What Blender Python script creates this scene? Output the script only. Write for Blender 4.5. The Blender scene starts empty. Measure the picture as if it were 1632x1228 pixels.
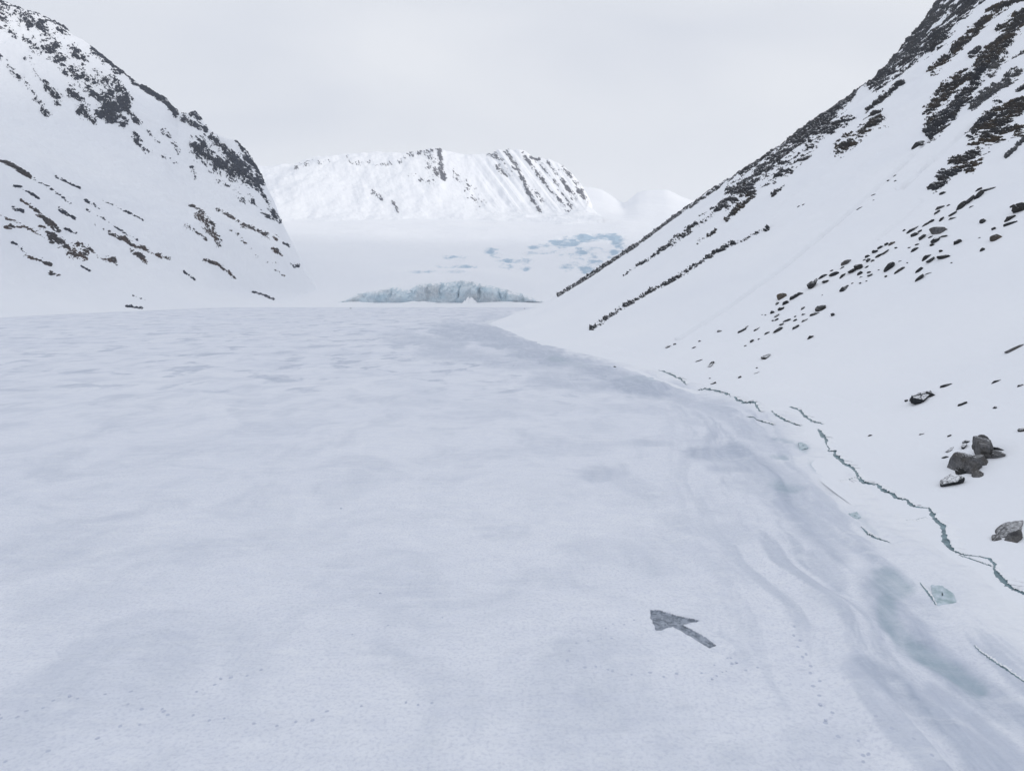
import bpy, math, random
import numpy as np
from mathutils import Vector, Matrix

random.seed(4); rng = np.random.default_rng(4)
S = bpy.context.scene
COL = S.collection
R = math.radians

# ------------------------------------------------------------------ camera
H = 25.0; PITCH = R(8.3); F = 1088.0; CX, CY = 816.0, 614.0
cam = bpy.data.cameras.new('camera'); cam.lens = 24; cam.sensor_width = 36
cam.clip_start = 0.5; cam.clip_end = 40000
co = bpy.data.objects.new('camera', cam); COL.objects.link(co)
co.location = (0, 0, H); co.rotation_euler = (math.pi / 2 - PITCH, 0, 0)
S.camera = co

# ------------------------------------------------------------------ sky and sun
SUN_EL, SUN_AZ = R(15), R(112)      # azimuth clockwise from +Y (view direction)
w = bpy.data.worlds.new('World'); S.world = w; w.use_nodes = True
nt = w.node_tree; nt.nodes.clear()
out = nt.nodes.new('ShaderNodeOutputWorld'); bg = nt.nodes.new('ShaderNodeBackground')
sky = nt.nodes.new('ShaderNodeTexSky'); sky.sky_type = 'NISHITA'; sky.sun_disc = False
sky.sun_elevation = SUN_EL; sky.sun_rotation = SUN_AZ
tc = nt.nodes.new('ShaderNodeTexCoord'); mp = nt.nodes.new('ShaderNodeMapping')
mp.inputs['Scale'].default_value = (1.0, 1.0, 3.2)
nz = nt.nodes.new('ShaderNodeTexNoise'); nz.inputs['Scale'].default_value = 1.5
nz.inputs['Detail'].default_value = 3; nz.inputs['Roughness'].default_value = 0.42; nz.inputs['Distortion'].default_value = 0.5
cr = nt.nodes.new('ShaderNodeValToRGB')
cr.color_ramp.elements[0].position = 0.30; cr.color_ramp.elements[0].color = (0.62, 0.66, 0.75, 1)
cr.color_ramp.elements[1].position = 0.70; cr.color_ramp.elements[1].color = (0.84, 0.86, 0.90, 1)
vm = nt.nodes.new('ShaderNodeVectorMath'); vm.operation = 'SCALE'; vm.inputs['Scale'].default_value = 10.0
mx = nt.nodes.new('ShaderNodeMix'); mx.data_type = 'RGBA'; mx.inputs['Factor'].default_value = 0.94
nt.links.new(tc.outputs['Generated'], mp.inputs['Vector']); nt.links.new(mp.outputs[0], nz.inputs['Vector'])
nt.links.new(nz.outputs['Fac'], cr.inputs['Fac']); nt.links.new(cr.outputs['Color'], vm.inputs[0])
sz = nt.nodes.new('ShaderNodeSeparateXYZ'); nt.links.new(tc.outputs['Generated'], sz.inputs[0])
mr = nt.nodes.new('ShaderNodeMapRange'); mr.inputs['From Min'].default_value = 0.05; mr.inputs['From Max'].default_value = 0.95
mr.inputs['To Min'].default_value = 9.2; mr.inputs['To Max'].default_value = 11.6
nt.links.new(sz.outputs['Z'], mr.inputs['Value']); nt.links.new(mr.outputs[0], vm.inputs['Scale'])
nt.links.new(sky.outputs[0], mx.inputs['A']); nt.links.new(vm.outputs[0], mx.inputs['B'])
nt.links.new(mx.outputs['Result'], bg.inputs['Color']); bg.inputs['Strength'].default_value = 0.1
nt.links.new(bg.outputs[0], out.inputs['Surface'])

sl = bpy.data.lights.new('sun', 'SUN'); sl.energy = 2.0; sl.angle = R(10); sl.color = (1.0, 0.93, 0.83)
so = bpy.data.objects.new('sun', sl); COL.objects.link(so)
sd = Vector((math.sin(SUN_AZ) * math.cos(SUN_EL), math.cos(SUN_AZ) * math.cos(SUN_EL), math.sin(SUN_EL)))
so.rotation_euler = sd.to_track_quat('Z', 'Y').to_euler(); so.location = (300, -100, 900)

S.view_settings.view_transform = 'Standard'; S.view_settings.look = 'None'
S.view_settings.exposure = 0.03; S.view_settings.gamma = 1.0
S.cycles.max_bounces = 8; S.cycles.diffuse_bounces = 4; S.cycles.volume_bounces = 2

# ------------------------------------------------------------------ maths helpers
cp, sp = math.cos(PITCH), math.sin(PITCH)
def project(P):
    P = np.asarray(P, float)
    x, y, z = P[..., 0], P[..., 1], P[..., 2] - H
    dep = y * cp - z * sp
    dep = np.where(dep < 0.5, 0.5, dep)
    return CX + F * x / dep, CY - F * (y * sp + z * cp) / dep
def unproj(px, py, Y):
    """world point at picture direction (px,py) with forward distance Y"""
    s = (np.asarray(px, float) - CX) / F; v = (CY - np.asarray(py, float)) / F
    t = Y / (cp + v * sp)
    return t * s, Y + 0 * s, H + t * (v * cp - sp)
def ground(px, py, z=0.0):
    s = (np.asarray(px, float) - CX) / F; v = (CY - np.asarray(py, float)) / F
    t = (z - H) / (v * cp - sp)
    return t * s, t * (cp + v * sp)

_perm = rng.permutation(256).astype(np.int64); _perm = np.concatenate([_perm, _perm, _perm])
_g = rng.normal(size=(256, 3)); _g /= np.linalg.norm(_g, axis=1)[:, None]
def perlin(x, y, z=0.0):
    x = np.asarray(x, float); y = np.asarray(y, float); z = np.zeros_like(x) + z
    xi, yi, zi = np.floor(x), np.floor(y), np.floor(z)
    xf, yf, zf = x - xi, y - yi, z - zi
    xi = xi.astype(np.int64) & 255; yi = yi.astype(np.int64) & 255; zi = zi.astype(np.int64) & 255
    fu = lambda t: t * t * t * (t * (t * 6 - 15) + 10)
    u, v, q = fu(xf), fu(yf), fu(zf)
    r = 0
    for a in (0, 1):
        for b in (0, 1):
            for c in (0, 1):
                h = _perm[_perm[_perm[xi + a] + yi + b] + zi + c]
                g = _g[h]
                d = g[..., 0] * (xf - a) + g[..., 1] * (yf - b) + g[..., 2] * (zf - c)
                r = r + d * (u if a else 1 - u) * (v if b else 1 - v) * (q if c else 1 - q)
    return r * 1.5
def fbm(x, y, z=0.0, n=4, gain=0.5):
    r = 0; a = 1.0; s = 0
    for k in range(n):
        r = r + a * perlin(x * 2 ** k + 7.3 * k, y * 2 ** k - 3.1 * k, z * 2 ** k + 5.7 * k); s += a; a *= gain
    return r / s * 1.4
def sst(a, b, x):
    t = np.clip((x - a) / (b - a), 0, 1); return t * t * (3 - 2 * t)
def seg_dist(px, py, pts, ys=1.0):
    """distance in px from polyline; ys stretches vertical distance"""
    best = np.full(np.shape(px), 1e9)
    if len(pts) == 1: pts = [pts[0], (pts[0][0] + .1, pts[0][1])]
    for (x0, y0), (x1, y1) in zip(pts[:-1], pts[1:]):
        dx, dy = x1 - x0, (y1 - y0) * ys
        qx, qy = px - x0, (py - y0) * ys
        t = np.clip((qx * dx + qy * dy) / (dx * dx + dy * dy + 1e-9), 0, 1)
        best = np.minimum(best, np.hypot(qx - t * dx, qy - t * dy))
    return best

# ------------------------------------------------------------------ object helpers
def tag(o, label=None, cat=None, group=None, kind=None):
    if label: o['label'] = label
    if cat: o['category'] = cat
    if group: o['group'] = group
    if kind: o['kind'] = kind
    return o
def empty(name, loc):
    o = bpy.data.objects.new(name, None); COL.objects.link(o); o.location = loc; o.empty_display_size = 1; return o
def link_mesh(name, V, Fc, mat, parent=None, smooth=True, attrs=None):
    V = np.asarray(V, np.float32); Fc = np.asarray(Fc, np.int32)
    org = np.zeros(3, np.float32)
    if parent is not None: V = V - np.array(parent.location, np.float32)
    elif name not in ('ground',):
        org = V.mean(0); org[2] = V[:, 2].min(); V = V - org
    me = bpy.data.meshes.new(name); n = Fc.shape[1]
    me.vertices.add(len(V)); me.vertices.foreach_set('co', V.ravel())
    me.loops.add(Fc.size); me.loops.foreach_set('vertex_index', Fc.ravel())
    me.polygons.add(len(Fc)); me.polygons.foreach_set('loop_start', np.arange(0, Fc.size, n, dtype=np.int32))
    me.polygons.foreach_set('loop_total', np.full(len(Fc), n, np.int32))
    me.polygons.foreach_set('use_smooth', np.full(len(Fc), smooth))
    for k, a in (attrs or {}).items():
        at = me.attributes.new(k, 'FLOAT', 'POINT'); at.data.foreach_set('value', np.asarray(a, np.float32).ravel())
    me.update(calc_edges=True); me.validate()
    me.materials.append(mat)
    o = bpy.data.objects.new(name, me); COL.objects.link(o); o.location = org.tolist()
    if parent is not None: o.parent = parent; o.location = (0, 0, 0)
    return o
def grid_faces(n, m):
    a = np.arange(n * m).reshape(n, m)
    return np.stack([a[:-1, :-1], a[:-1, 1:], a[1:, 1:], a[1:, :-1]], -1).reshape(-1, 4)
def sheet(name, P, mat, attrs=None, flip=False, **k):
    f = grid_faces(*P.shape[:2])
    if flip: f = f[:, ::-1]
    return link_mesh(name, P.reshape(-1, 3), f, mat, attrs=attrs, **k)
def normals(P):
    a = np.gradient(P, axis=0); b = np.gradient(P, axis=1)
    n = np.cross(a, b); n /= np.linalg.norm(n, axis=-1)[..., None] + 1e-9
    n[n[..., 2] < 0] *= -1
    return n

# ------------------------------------------------------------------ materials
class M:
    def __init__(s, name, rough=0.8):
        s.m = bpy.data.materials.new(name); s.m.use_nodes = True; s.t = s.m.node_tree
        s.b = s.t.nodes['Principled BSDF']; s.b.inputs['Roughness'].default_value = rough
        s.tc = s.t.nodes.new('ShaderNodeTexCoord'); s.geo = s.t.nodes.new('ShaderNodeNewGeometry')
    def n(s, ty, **kw):
        x = s.t.nodes.new(ty)
        for k, v in kw.items():
            if k in x.inputs: x.inputs[k].default_value = v
            else: setattr(x, k, v)
        return x
    def l(s, a, b): s.t.links.new(a, b)
    def noise(s, scale, detail=4, rough=0.55, stretch=(1, 1, 1), dist=0.0, off=0):
        mp = s.n('ShaderNodeMapping'); mp.inputs['Scale'].default_value = stretch; mp.inputs['Location'].default_value = (off, off * 2, 0)
        s.l(s.geo.outputs['Position'], mp.inputs['Vector'])
        x = s.n('ShaderNodeTexNoise', Scale=scale, Detail=detail, Roughness=rough, Distortion=dist)
        s.l(mp.outputs[0], x.inputs['Vector']); return x.outputs['Fac']
    def attr(s, name):
        a = s.n('ShaderNodeAttribute'); a.attribute_name = name; return a.outputs['Fac']
    def ramp(s, fac, stops, interp='LINEAR'):
        r = s.n('ShaderNodeValToRGB'); e = r.color_ramp.elements; r.color_ramp.interpolation = interp
        while len(e) < len(stops): e.new(0.5)
        for k, (p, c) in enumerate(stops):
            e[k].position = p; e[k].color = (*c, 1) if isinstance(c, (tuple, list)) else (c, c, c, 1)
        s.l(fac, r.inputs['Fac']); return r.outputs['Color']
    def math(s, op, a, b=None, c=None, clamp=False):
        x = s.n('ShaderNodeMath', operation=op, use_clamp=clamp)
        for i, v in enumerate((a, b, c)):
            if v is None: continue
            if isinstance(v, (int, float)): x.inputs[i].default_value = v
            else: s.l(v, x.inputs[i])
        return x.outputs[0]
    def mix(s, f, a, b):
        x = s.n('ShaderNodeMix', data_type='RGBA')
        for k, v in (('Factor', f), ('A', a), ('B', b)):
            if isinstance(v, (int, float)): x.inputs[k].default_value = v
            elif isinstance(v, tuple): x.inputs[k].default_value = (*v, 1)
            else: s.l(v, x.inputs[k])
        return x.outputs['Result']
    def bump(s, h, dist, strength=1.0):
        b = s.n('ShaderNodeBump', Strength=strength, Distance=dist)
        s.l(h, b.inputs['Height']); s.l(b.outputs[0], s.b.inputs['Normal'])
    def color(s, c): s.l(c, s.b.inputs['Base Color']) if not isinstance(c, tuple) else setattr(s.b.inputs['Base Color'], 'default_value', (*c, 1))
    def rough(s, v): s.l(v, s.b.inputs['Roughness'])

SNOW = (0.87, 0.885, 0.912)
def snow_mat(name, big=0.01, fine=0.6, bdist=0.15):
    m = M(name, 0.75); m.b.inputs['Specular IOR Level'].default_value = 0.2
    a = m.noise(big, 5, 0.6); b = m.noise(fine, 5, 0.6)
    c = m.mix(m.ramp(a, [(0.3, 0.0), (0.7, 1.0)]), (0.83, 0.85, 0.89), SNOW)
    m.color(c)
    h = m.math('ADD', m.math('MULTIPLY', a, 2.0), b)
    m.bump(h, bdist, 0.6); return m.m
MAT_SNOW_R = snow_mat('snow_right_slope', 0.02, 0.5, 0.25)
MAT_SNOW_L = snow_mat('snow_left_slope', 0.01, 0.15, 0.8)
MAT_SNOW_F = snow_mat('snow_far', 0.004, 0.05, 1.2)
MAT_GROUND = snow_mat('snow_ground')

def glacier_mat():
    m = M('glacier_snow', 0.6)
    a = m.noise(0.004, 5, 0.6); b = m.noise(0.028, 6, 0.7, (1, 0.45, 1))
    c = m.mix(m.ramp(a, [(0.3, 0.0), (0.7, 1.0)]), (0.83, 0.85, 0.89), SNOW)
    f = m.math('MULTIPLY', m.attr('ice'), 1.0)
    k = m.ramp(m.math('ADD', f, m.math('MULTIPLY', m.math('SUBTRACT', b, 0.5), 3.0)), [(0.34, 0.0), (0.80, 1.0)])
    k = m.math('MULTIPLY', k, m.ramp(f, [(0.0, 0.0), (0.2, 1.0)]))
    c = m.mix(m.math('MULTIPLY', k, 0.8), c, (0.26, 0.42, 0.56)); m.color(c)
    m.bump(m.math('ADD', a, m.math('MULTIPLY', b, 1.0)), 5.0, 0.5); return m.m
MAT_GLACIER = glacier_mat()

def lake_mat():
    m = M('lake_ice', 0.5)
    w1 = m.noise(0.018, 4, 0.55, (1, 1, 1), 0.6)            # broad mottling
    w2 = m.noise(0.085, 6, 0.62, (1.0, 0.8, 1), 0.8, 31)    # patches of bare ice
    w3 = m.noise(0.55, 6, 0.66, (0.8, 1.2, 1), 0.6, 77)     # small drifts
    w4 = m.noise(4.0, 4, 0.65, (1, 1, 1), 0.0, 5)
    # streaky veins along the shore swirl
    wave = m.noise(0.14, 5, 0.6, (1.6, 0.28, 1), 2.2, 12)
    snow = m.mix(m.ramp(w1, [(0.32, 0.0), (0.68, 1.0)]), (0.80, 0.825, 0.88), (0.875, 0.89, 0.92))
    snow = m.mix(m.ramp(w3, [(0.35, 0.0), (0.7, 1.0)]), m.mix(0.5, (0.71, 0.74, 0.82), snow), snow)
    snow = m.mix(m.math('MULTIPLY', m.ramp(w4, [(0.48, 0.0), (0.66, 1.0)]), 0.5), snow, (0.55, 0.58, 0.68))
    ice = m.mix(m.ramp(wave, [(0.35, 0.0), (0.65, 1.0)]), (0.37, 0.43, 0.53), (0.54, 0.585, 0.68))
    # bare ice seen through thin snow, stronger where the attribute is high
    patch = m.math('ADD', m.math('MULTIPLY', w2, 0.75), m.math('MULTIPLY', w3, 0.25))
    k0 = m.math('MULTIPLY', m.ramp(patch, [(0.47, 0.0), (0.60, 1.0)]), 0.28)
    far = m.attr('far')
    dash = m.noise(0.075, 5, 0.6, (1.0, 0.8, 1), 0.5, 50)
    k1 = m.math('MULTIPLY', m.ramp(dash, [(0.54, 0.0), (0.62, 1.0)]), m.math('MULTIPLY', far, 0.8))
    g = m.attr('grey')
    vein = m.math('ADD', m.math('MULTIPLY', wave, 0.55), m.math('MULTIPLY', w3, 0.45))
    k2 = m.math('MULTIPLY', g, m.ramp(vein, [(0.34, 0.45), (0.50, 1.0)]))
    k = m.math('MAXIMUM', m.math('MAXIMUM', k0, k1), k2)
    snow = m.mix(m.attr('bank'), snow, SNOW)
    k = m.math('MULTIPLY', k, m.math('SUBTRACT', 1.0, m.math('MULTIPLY', m.attr('bank'), 0.8)))
    c = m.mix(k, snow, ice)
    tq = m.math('MULTIPLY', m.attr('teal'), m.ramp(w3, [(0.25, 0.6), (0.6, 1.0)]))
    w5 = m.noise(0.9, 6, 0.68, (0.35, 1.0, 1), 0.4, 91)       # wind scoured grain
    c = m.mix(m.math('MULTIPLY', m.ramp(w5, [(0.50, 0.0), (0.62, 1.0)]), m.math('ADD', 0.10, m.math('MULTIPLY', k0, 0.9))), c, (0.60, 0.635, 0.73))
    c = m.mix(m.math('MULTIPLY', m.ramp(w5, [(0.33, 1.0), (0.45, 0.0)]), 0.30), c, (0.87, 0.885, 0.91))
    c = m.mix(tq, c, (0.28, 0.39, 0.45)); m.color(c)
    rr = m.math('SUBTRACT', 0.75, m.math('MULTIPLY', m.math('MAXIMUM', k, tq), 0.3)); m.rough(rr)
    m.b.inputs['Specular IOR Level'].default_value = 0.3
    h = m.math('ADD', m.math('MULTIPLY', w3, 1.0), m.math('MULTIPLY', w4, 0.22))
    m.bump(m.math('ADD', h, m.math('MULTIPLY', m.noise(0.9, 6, 0.68, (0.35, 1.0, 1), 0.4, 91), 0.8)), 0.16, 0.9); return m.m
MAT_LAKE = lake_mat()

def rock_mat(name, dark, light, brown, fs, snow=0.5, bf=0.5, sn=1.2):
    m = M(name, 0.9); m.b.inputs['Specular IOR Level'].default_value = 0.12
    a = m.noise(fs, 5, 0.65); b = m.noise(fs * 5, 4, 0.7); cno = m.noise(fs * 0.45, 3, 0.6, off=20)
    c = m.mix(m.ramp(a, [(0.35, 0.0), (0.7, 1.0)]), dark, light)
    c = m.mix(m.math('MULTIPLY', m.ramp(cno, [(0.45, 0.0), (0.6, 1.0)]), bf), c, brown)
    c = m.mix(m.ramp(b, [(0.35, 0.55), (0.6, 0.0)]), c, (0.012, 0.013, 0.016))
    # snow lying on ledges
    sx = m.n('ShaderNodeSeparateXYZ'); m.l(m.geo.outputs['Normal'], sx.inputs[0])
    f = m.math('ADD', sx.outputs['Z'], m.math('MULTIPLY', m.math('SUBTRACT', b, 0.5), sn))
    f = m.ramp(m.math('SUBTRACT', f, 1.0 - snow), [(0.0, 0.0), (0.12, 1.0)])
    c = m.mix(f, c, SNOW); m.color(c)
    m.bump(m.math('ADD', a, m.math('MULTIPLY', b, 0.6)), 0.35 / fs * 0.35, 0.9)
    return m.m
MAT_ROCK_R = rock_mat('rock_dark', (0.010, 0.013, 0.019), (0.045, 0.050, 0.060), (0.045, 0.032, 0.016), 0.25, 0.08, 0.3)
MAT_ROCK_RB = rock_mat('rock_mossy_brown', (0.012, 0.012, 0.013), (0.045, 0.045, 0.046), (0.060, 0.040, 0.018), 0.25, 0.06, 0.8)
MAT_ROCK_G = rock_mat('rock_grey', (0.04, 0.045, 0.052), (0.12, 0.125, 0.135), (0.09, 0.08, 0.05), 0.25, 0.06, 0.3)
MAT_ROCK_L = rock_mat('rock_blue_grey', (0.008, 0.014, 0.030), (0.028, 0.042, 0.075), (0.035, 0.036, 0.045), 0.07, 0.05, 0.1)
MAT_ROCK_LB = rock_mat('rock_brown', (0.024, 0.022, 0.026), (0.07, 0.06, 0.058), (0.10, 0.06, 0.042), 0.12, 0.06, 0.7)
MAT_ROCK_F = rock_mat('rock_far_hazed', (0.07, 0.078, 0.105), (0.15, 0.155, 0.19), (0.13, 0.11, 0.10), 0.03, 0.05, 0.3)  # rock colour lightened, distance haze painted in on top of the haze volume
MAT_BOULDER = rock_mat('boulder_dark', (0.010, 0.012, 0.015), (0.045, 0.050, 0.056), (0.05, 0.042, 0.026), 0.7, 0.13, 0.35, .35)
MAT_BOULDER_G = rock_mat('boulder_grey', (0.075, 0.075, 0.08), (0.20, 0.20, 0.205), (0.10, 0.085, 0.06), 0.9, 0.06, 0.4, .25)
MAT_BOULDER_B = rock_mat('boulder_brown', (0.06, 0.05, 0.042), (0.15, 0.13, 0.11), (0.14, 0.10, 0.055), 0.7, 0.13, 0.6, .35)

# ------------------------------------------------------------------ ground and haze
g = link_mesh('ground', [(-9000, -6000, -4), (9000, -6000, -4), (9000, 9000, -4), (-9000, 9000, -4)], [(0, 1, 2, 3)], MAT_GROUND, smooth=False)
tag(g, kind='structure')

_sh = [(1632, 948), (1505, 858), (1372, 762), (1270, 655), (1050, 590), (850, 543), (782, 515), (820, 500), (882, 486)]
sx_, sy_ = ground([p[0] for p in _sh], [p[1] for p in _sh])
sy_ = np.concatenate([[-200, 10, 32], sy_, [2500]]); sx_ = np.concatenate([[70, 44, 40], sx_, [sx_[-1] + 900]])
_yy = np.linspace(-200, 2500, 2701); _xx = np.interp(_yy, sy_, sx_)
for _ in range(3): _xx = np.convolve(np.pad(_xx, 4, 'edge'), np.ones(9) / 9, 'valid')
def shore(y): return np.interp(y, _yy, _xx)
# ------------------------------------------------------------------ frozen lake
def swirl(x, y):
    d = x - shore(y); q = d + 3.0 * fbm(x * .05, y * .05, 3.0, 3)
    return fbm(q * 0.42, y * 0.035 + d * .03, 2.0, 5, .6), fbm(q * 0.20, y * 0.03 + d * .03, 5.0, 3, .5)
def lake_h(x, y):
    x = np.asarray(x, float); y = np.asarray(y, float)
    d = x - shore(y); vn, vs = swirl(x, y)
    return 0.10 * fbm(x * 0.06, y * 0.06, 2.2, 4) + 0.03 * fbm(x * 0.5, y * 0.5, 5.1, 3) \
        + sst(-34, -18, d) * sst(0, -5, d) * sst(420, 180, y) * (0.85 * vs + 0.22 * vn)
Yr = 1.0 / np.linspace(1 / 14.0, 1 / 985.0, 820)
ur = np.linspace(-1.5, 1.25, 900)
UU, YY = np.meshgrid(ur, Yr)
XX = UU * (YY + 12)
LP = np.stack([XX, YY, lake_h(XX, YY) * sst(1000, 300, YY)], -1)
qx, qy = project(LP)
def warp(px, py, amp, sc):
    a = fbm(XX * sc, YY * sc, 9.0, 3); b = fbm(XX * sc, YY * sc, 19.0, 3)
    return px + amp * a, py + amp * b * 0.6
w1_, w2_ = warp(qx, qy, 15, 0.07), warp(qx, qy, 12, 0.018)
fw = sst(110, 180, YY); wx = w1_[0] * (1 - fw) + w2_[0] * fw; wy = w1_[1] * (1 - fw) + (qy * .6 + w2_[1] * .4) * fw
NZ = fbm(XX * .16, YY * .16, 6.6, 4, .6)
def paint(strokes):
    r = np.zeros_like(wx)
    for pts, wd, st, ys in strokes:
        d = seg_dist(wx, wy, pts, ys) + wd * .45 * NZ
        r = np.maximum(r, st * sst(wd, wd * 0.3, d))
    return r
GREY = [
 ([(720, 527), (770, 528), (840, 556), (900, 575), (960, 595), (1040, 622)], 50, 1.0, 2.4),
 ([(780, 535), (830, 552)], 46, 1.0, 2.2), ([(880, 605), (960, 612)], 60, .6, 2.4), ([(640, 538), (720, 548)], 50, .65, 2.8), ([(700, 560), (900, 585)], 60, .5, 3),
 ([(810, 506), (780, 505)], 30, .5, 3),
 ([(1050, 625), (1130, 650), (1190, 680)], 26, .5, 2), ([(1190, 690), (1230, 705)], 30, .7, 1.8),
 ([(1110, 722), (1175, 722)], 36, .85, 1.6), ([(1140, 745), (1180, 748)], 22, .6, 1.8), ([(1060, 705), (1000, 708)], 26, .5, 3),
 ([(940, 755), (980, 752)], 40, .55, 2), ([(1200, 745), (1260, 790), (1290, 840), (1340, 880)], 44, .7, 1.2),
 ([(1310, 850), (1390, 890)], 30, .6, 1.3), ([(1300, 885), (1340, 930)], 26, .6, 1),
 ([(1390, 930), (1430, 990), (1500, 1055), (1570, 1110), (1632, 1150), (1700, 1200)], 44, .9, 1.1),
 ([(1370, 1060), (1420, 1090), (1480, 1140), (1540, 1180), (1620, 1240)], 38, .8, 1.1),
 ([(1480, 1100), (1560, 1160), (1640, 1230)], 26, .75, 1.1), ([(1560, 1210), (1660, 1260)], 50, .8, 1),
 ([(1290, 940), (1330, 960)], 30, .4, 1.3), ([(1080, 830), (1180, 850)], 40, .3, 2), ([(930, 870), (1050, 900)], 60, .25, 2),
 ([(350, 1000), (400, 1060)], 70, .18, 1.5), ([(60, 960), (160, 940)], 80, .16, 2), ([(440, 860), (520, 850)], 60, .16, 2), ([(230, 1130), (420, 1150)], 90, .1, 2),
 ([(1130, 1010), (1180, 1050)], 30, .35, 1.3), ([(940, 1110), (1000, 1150)], 60, .3, 1.5), ([(640, 640), (900, 650)], 40, .2, 3),
]
TEAL = [
 ([(1405, 925), (1430, 940)], 34, .9, 1.3), ([(1412, 955), (1418, 990), (1440, 1020), (1475, 1042), (1520, 1072), (1560, 1100)], 22, .8, 1.1),
 ([(1238, 772), (1262, 782)], 20, .45, 1.8), ([(1233, 700), (1262, 704)], 10, .35, 2), ([(1276, 710), (1282, 714)], 12, .5, 1.2),
 ([(1228, 725), (1248, 727)], 9, .5, 2), ([(1296, 742), (1310, 752)], 9, .45, 1.2),
 ([(1405, 850), (1360, 820)], 7, .3, 1.2), ([(885, 570), (925, 583)], 14, .4, 2.5), ([(1000, 600), (1040, 603)], 16, .3, 2.5)]
grey = paint(GREY); teal = paint(TEAL)
dsh = XX - shore(YY)
vn, _vs = swirl(XX, YY)
vein = np.clip(.5 + 1.1 * vn, 0, 1)
band = sst(-30, -17, dsh) * sst(-3, -9, dsh) * sst(240, 150, YY)
vein = vein * (1 - fw) + fw * np.clip(.6 + 1.2 * fbm(XX * .07, YY * .05, 4.4, 4), 0, 1)
grey = np.clip(np.maximum(grey * (.5 + .9 * vein), band * sst(.45, .8, vein) * .6), 0, 1)
teal = teal * (.45 + .75 * vein)
LP[..., 2] -= 0.30 * teal * sst(-34, -20, dsh)
near_shore = sst(-12, -1, dsh + 5 * fbm(XX * .08, YY * .08, 5., 3)) * (1 - .8 * np.clip(teal + grey, 0, 1))
far = sst(95, 200, YY) * sst(950, 700, YY) * (0.8 + 0.2 * sst(-300, 0, XX))
lake = sheet('frozen_lake', LP, MAT_LAKE, {'grey': grey, 'teal': teal, 'far': far, 'bank': near_shore}, flip=True)
tag(lake, kind='structure')

# ------------------------------------------------------------------ right mountain (height field along the shore)
PF = np.array([(-20, -2), (0, 0), (10, 5), (50, 33), (187, 131), (307, 207), (373, 252), (405, 286), (439, 325), (481, 380), (510, 412), (600, 500), (750, 640), (1000, 930), (1300, 1000), (4000, 1010)], float)  # unseen upper slope raised to keep the sun off valley and left mountain
PN = np.array([(-20, -1.2), (0, 0.05), (6, .5), (12, 1.8), (25, 7), (60, 26), (120, 62), (200, 114), (307, 194), (373, 250), (480, 362), (600, 490), (750, 640), (1000, 930), (1300, 1000), (4000, 1010)], float)
_dd = np.linspace(-20, 1500, 3041)
def _sm(T):
    v = np.interp(_dd, T[:, 0], T[:, 1])
    k = np.ones(17) / 17; q = np.convolve(np.pad(v, 8, 'edge'), k, 'valid'); w_ = sst(10, 60, _dd); return v * (1 - w_) + q * w_
_pf, _pn = _sm(PF), _sm(PN)
YEND = 900.0
def height_R(x, y):
    d = x - shore(y)
    wf = sst(480, 890, y)
    # the foot is a gentle fan where the bay opens
    fan = np.exp(-((y - 330) / 130.0) ** 2) * 26
    d2 = d - fan * sst(0, 60, d) * 0.55
    h = np.interp(d2, _dd, _pn) * (1 - wf) + np.interp(d2, _dd, _pf) * wf
    up = np.clip(h, 0, 400)
    h = h + up * 0.03 * fbm(x * 0.012, y * 0.02, 1.0, 3) + 0.02 * np.clip(up, 0, 120) * fbm(x * 0.05, y * 0.05, 3.0, 3)
    h = h + sst(40, 200, up) * 3.0 * fbm(x * 0.09, y * 0.05, 6.0, 4)
    over = np.clip(y - YEND - 0.0 * d, 0, None)
    return h - over * 1.7 * sst(0, 25, over)
yr = np.exp(np.linspace(math.log(16), math.log(1250), 820))
e = np.concatenate([np.linspace(-0.06, 0.80, 760), ])
ext = np.linspace(0, 1, 50)[1:] ** 1.5
DR = np.zeros((len(yr), len(e) + len(ext)))
for i, y in enumerate(yr):
    base = e * (y + 6)
    DR[i, :len(e)] = base; DR[i, len(e):] = base[-1] + ext * max(1400 - base[-1], 100)
YR = np.repeat(yr[:, None], DR.shape[1], 1)
XR = shore(YR) + DR
RP = np.stack([XR, YR, height_R(XR, YR)], -1)
rpx, rpy = project(RP)
for pts, wd, dp in (([(1505, 195), (1440, 262), (1340, 350), (1250, 425), (1160, 490), (1080, 540)], 3.2, .9), ([(1560, 190), (1480, 262), (1430, 300)], 3, .7), ([(1490, 250), (1440, 300)], 2.5, .6), ([(1470, 320), (1400, 380)], 3, .4)):
    RP[..., 2] -= 2.2 * dp * sst(wd, 0, seg_dist(rpx, rpy, pts)) * (1 + .6 * fbm(XR * .05, YR * .05, 1.5, 2)) * (YR < 900)
right = sheet('right_mountain', RP, MAT_SNOW_R, flip=True); tag(right, kind='structure')
# its shoulder carries on behind the camera, out of the picture
yb = np.linspace(-1500, 16.5, 60); db = np.concatenate([np.linspace(-8, 60, 30), np.linspace(70, 1450, 40)])
DB, YB = np.meshgrid(db, yb); XB = shore(np.clip(YB, -200, None)) + DB
rb = sheet('right_mountain', np.stack([XB, YB, height_R(XB, YB) - .02], -1), MAT_SNOW_R, flip=True); tag(rb, kind='structure')

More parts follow.
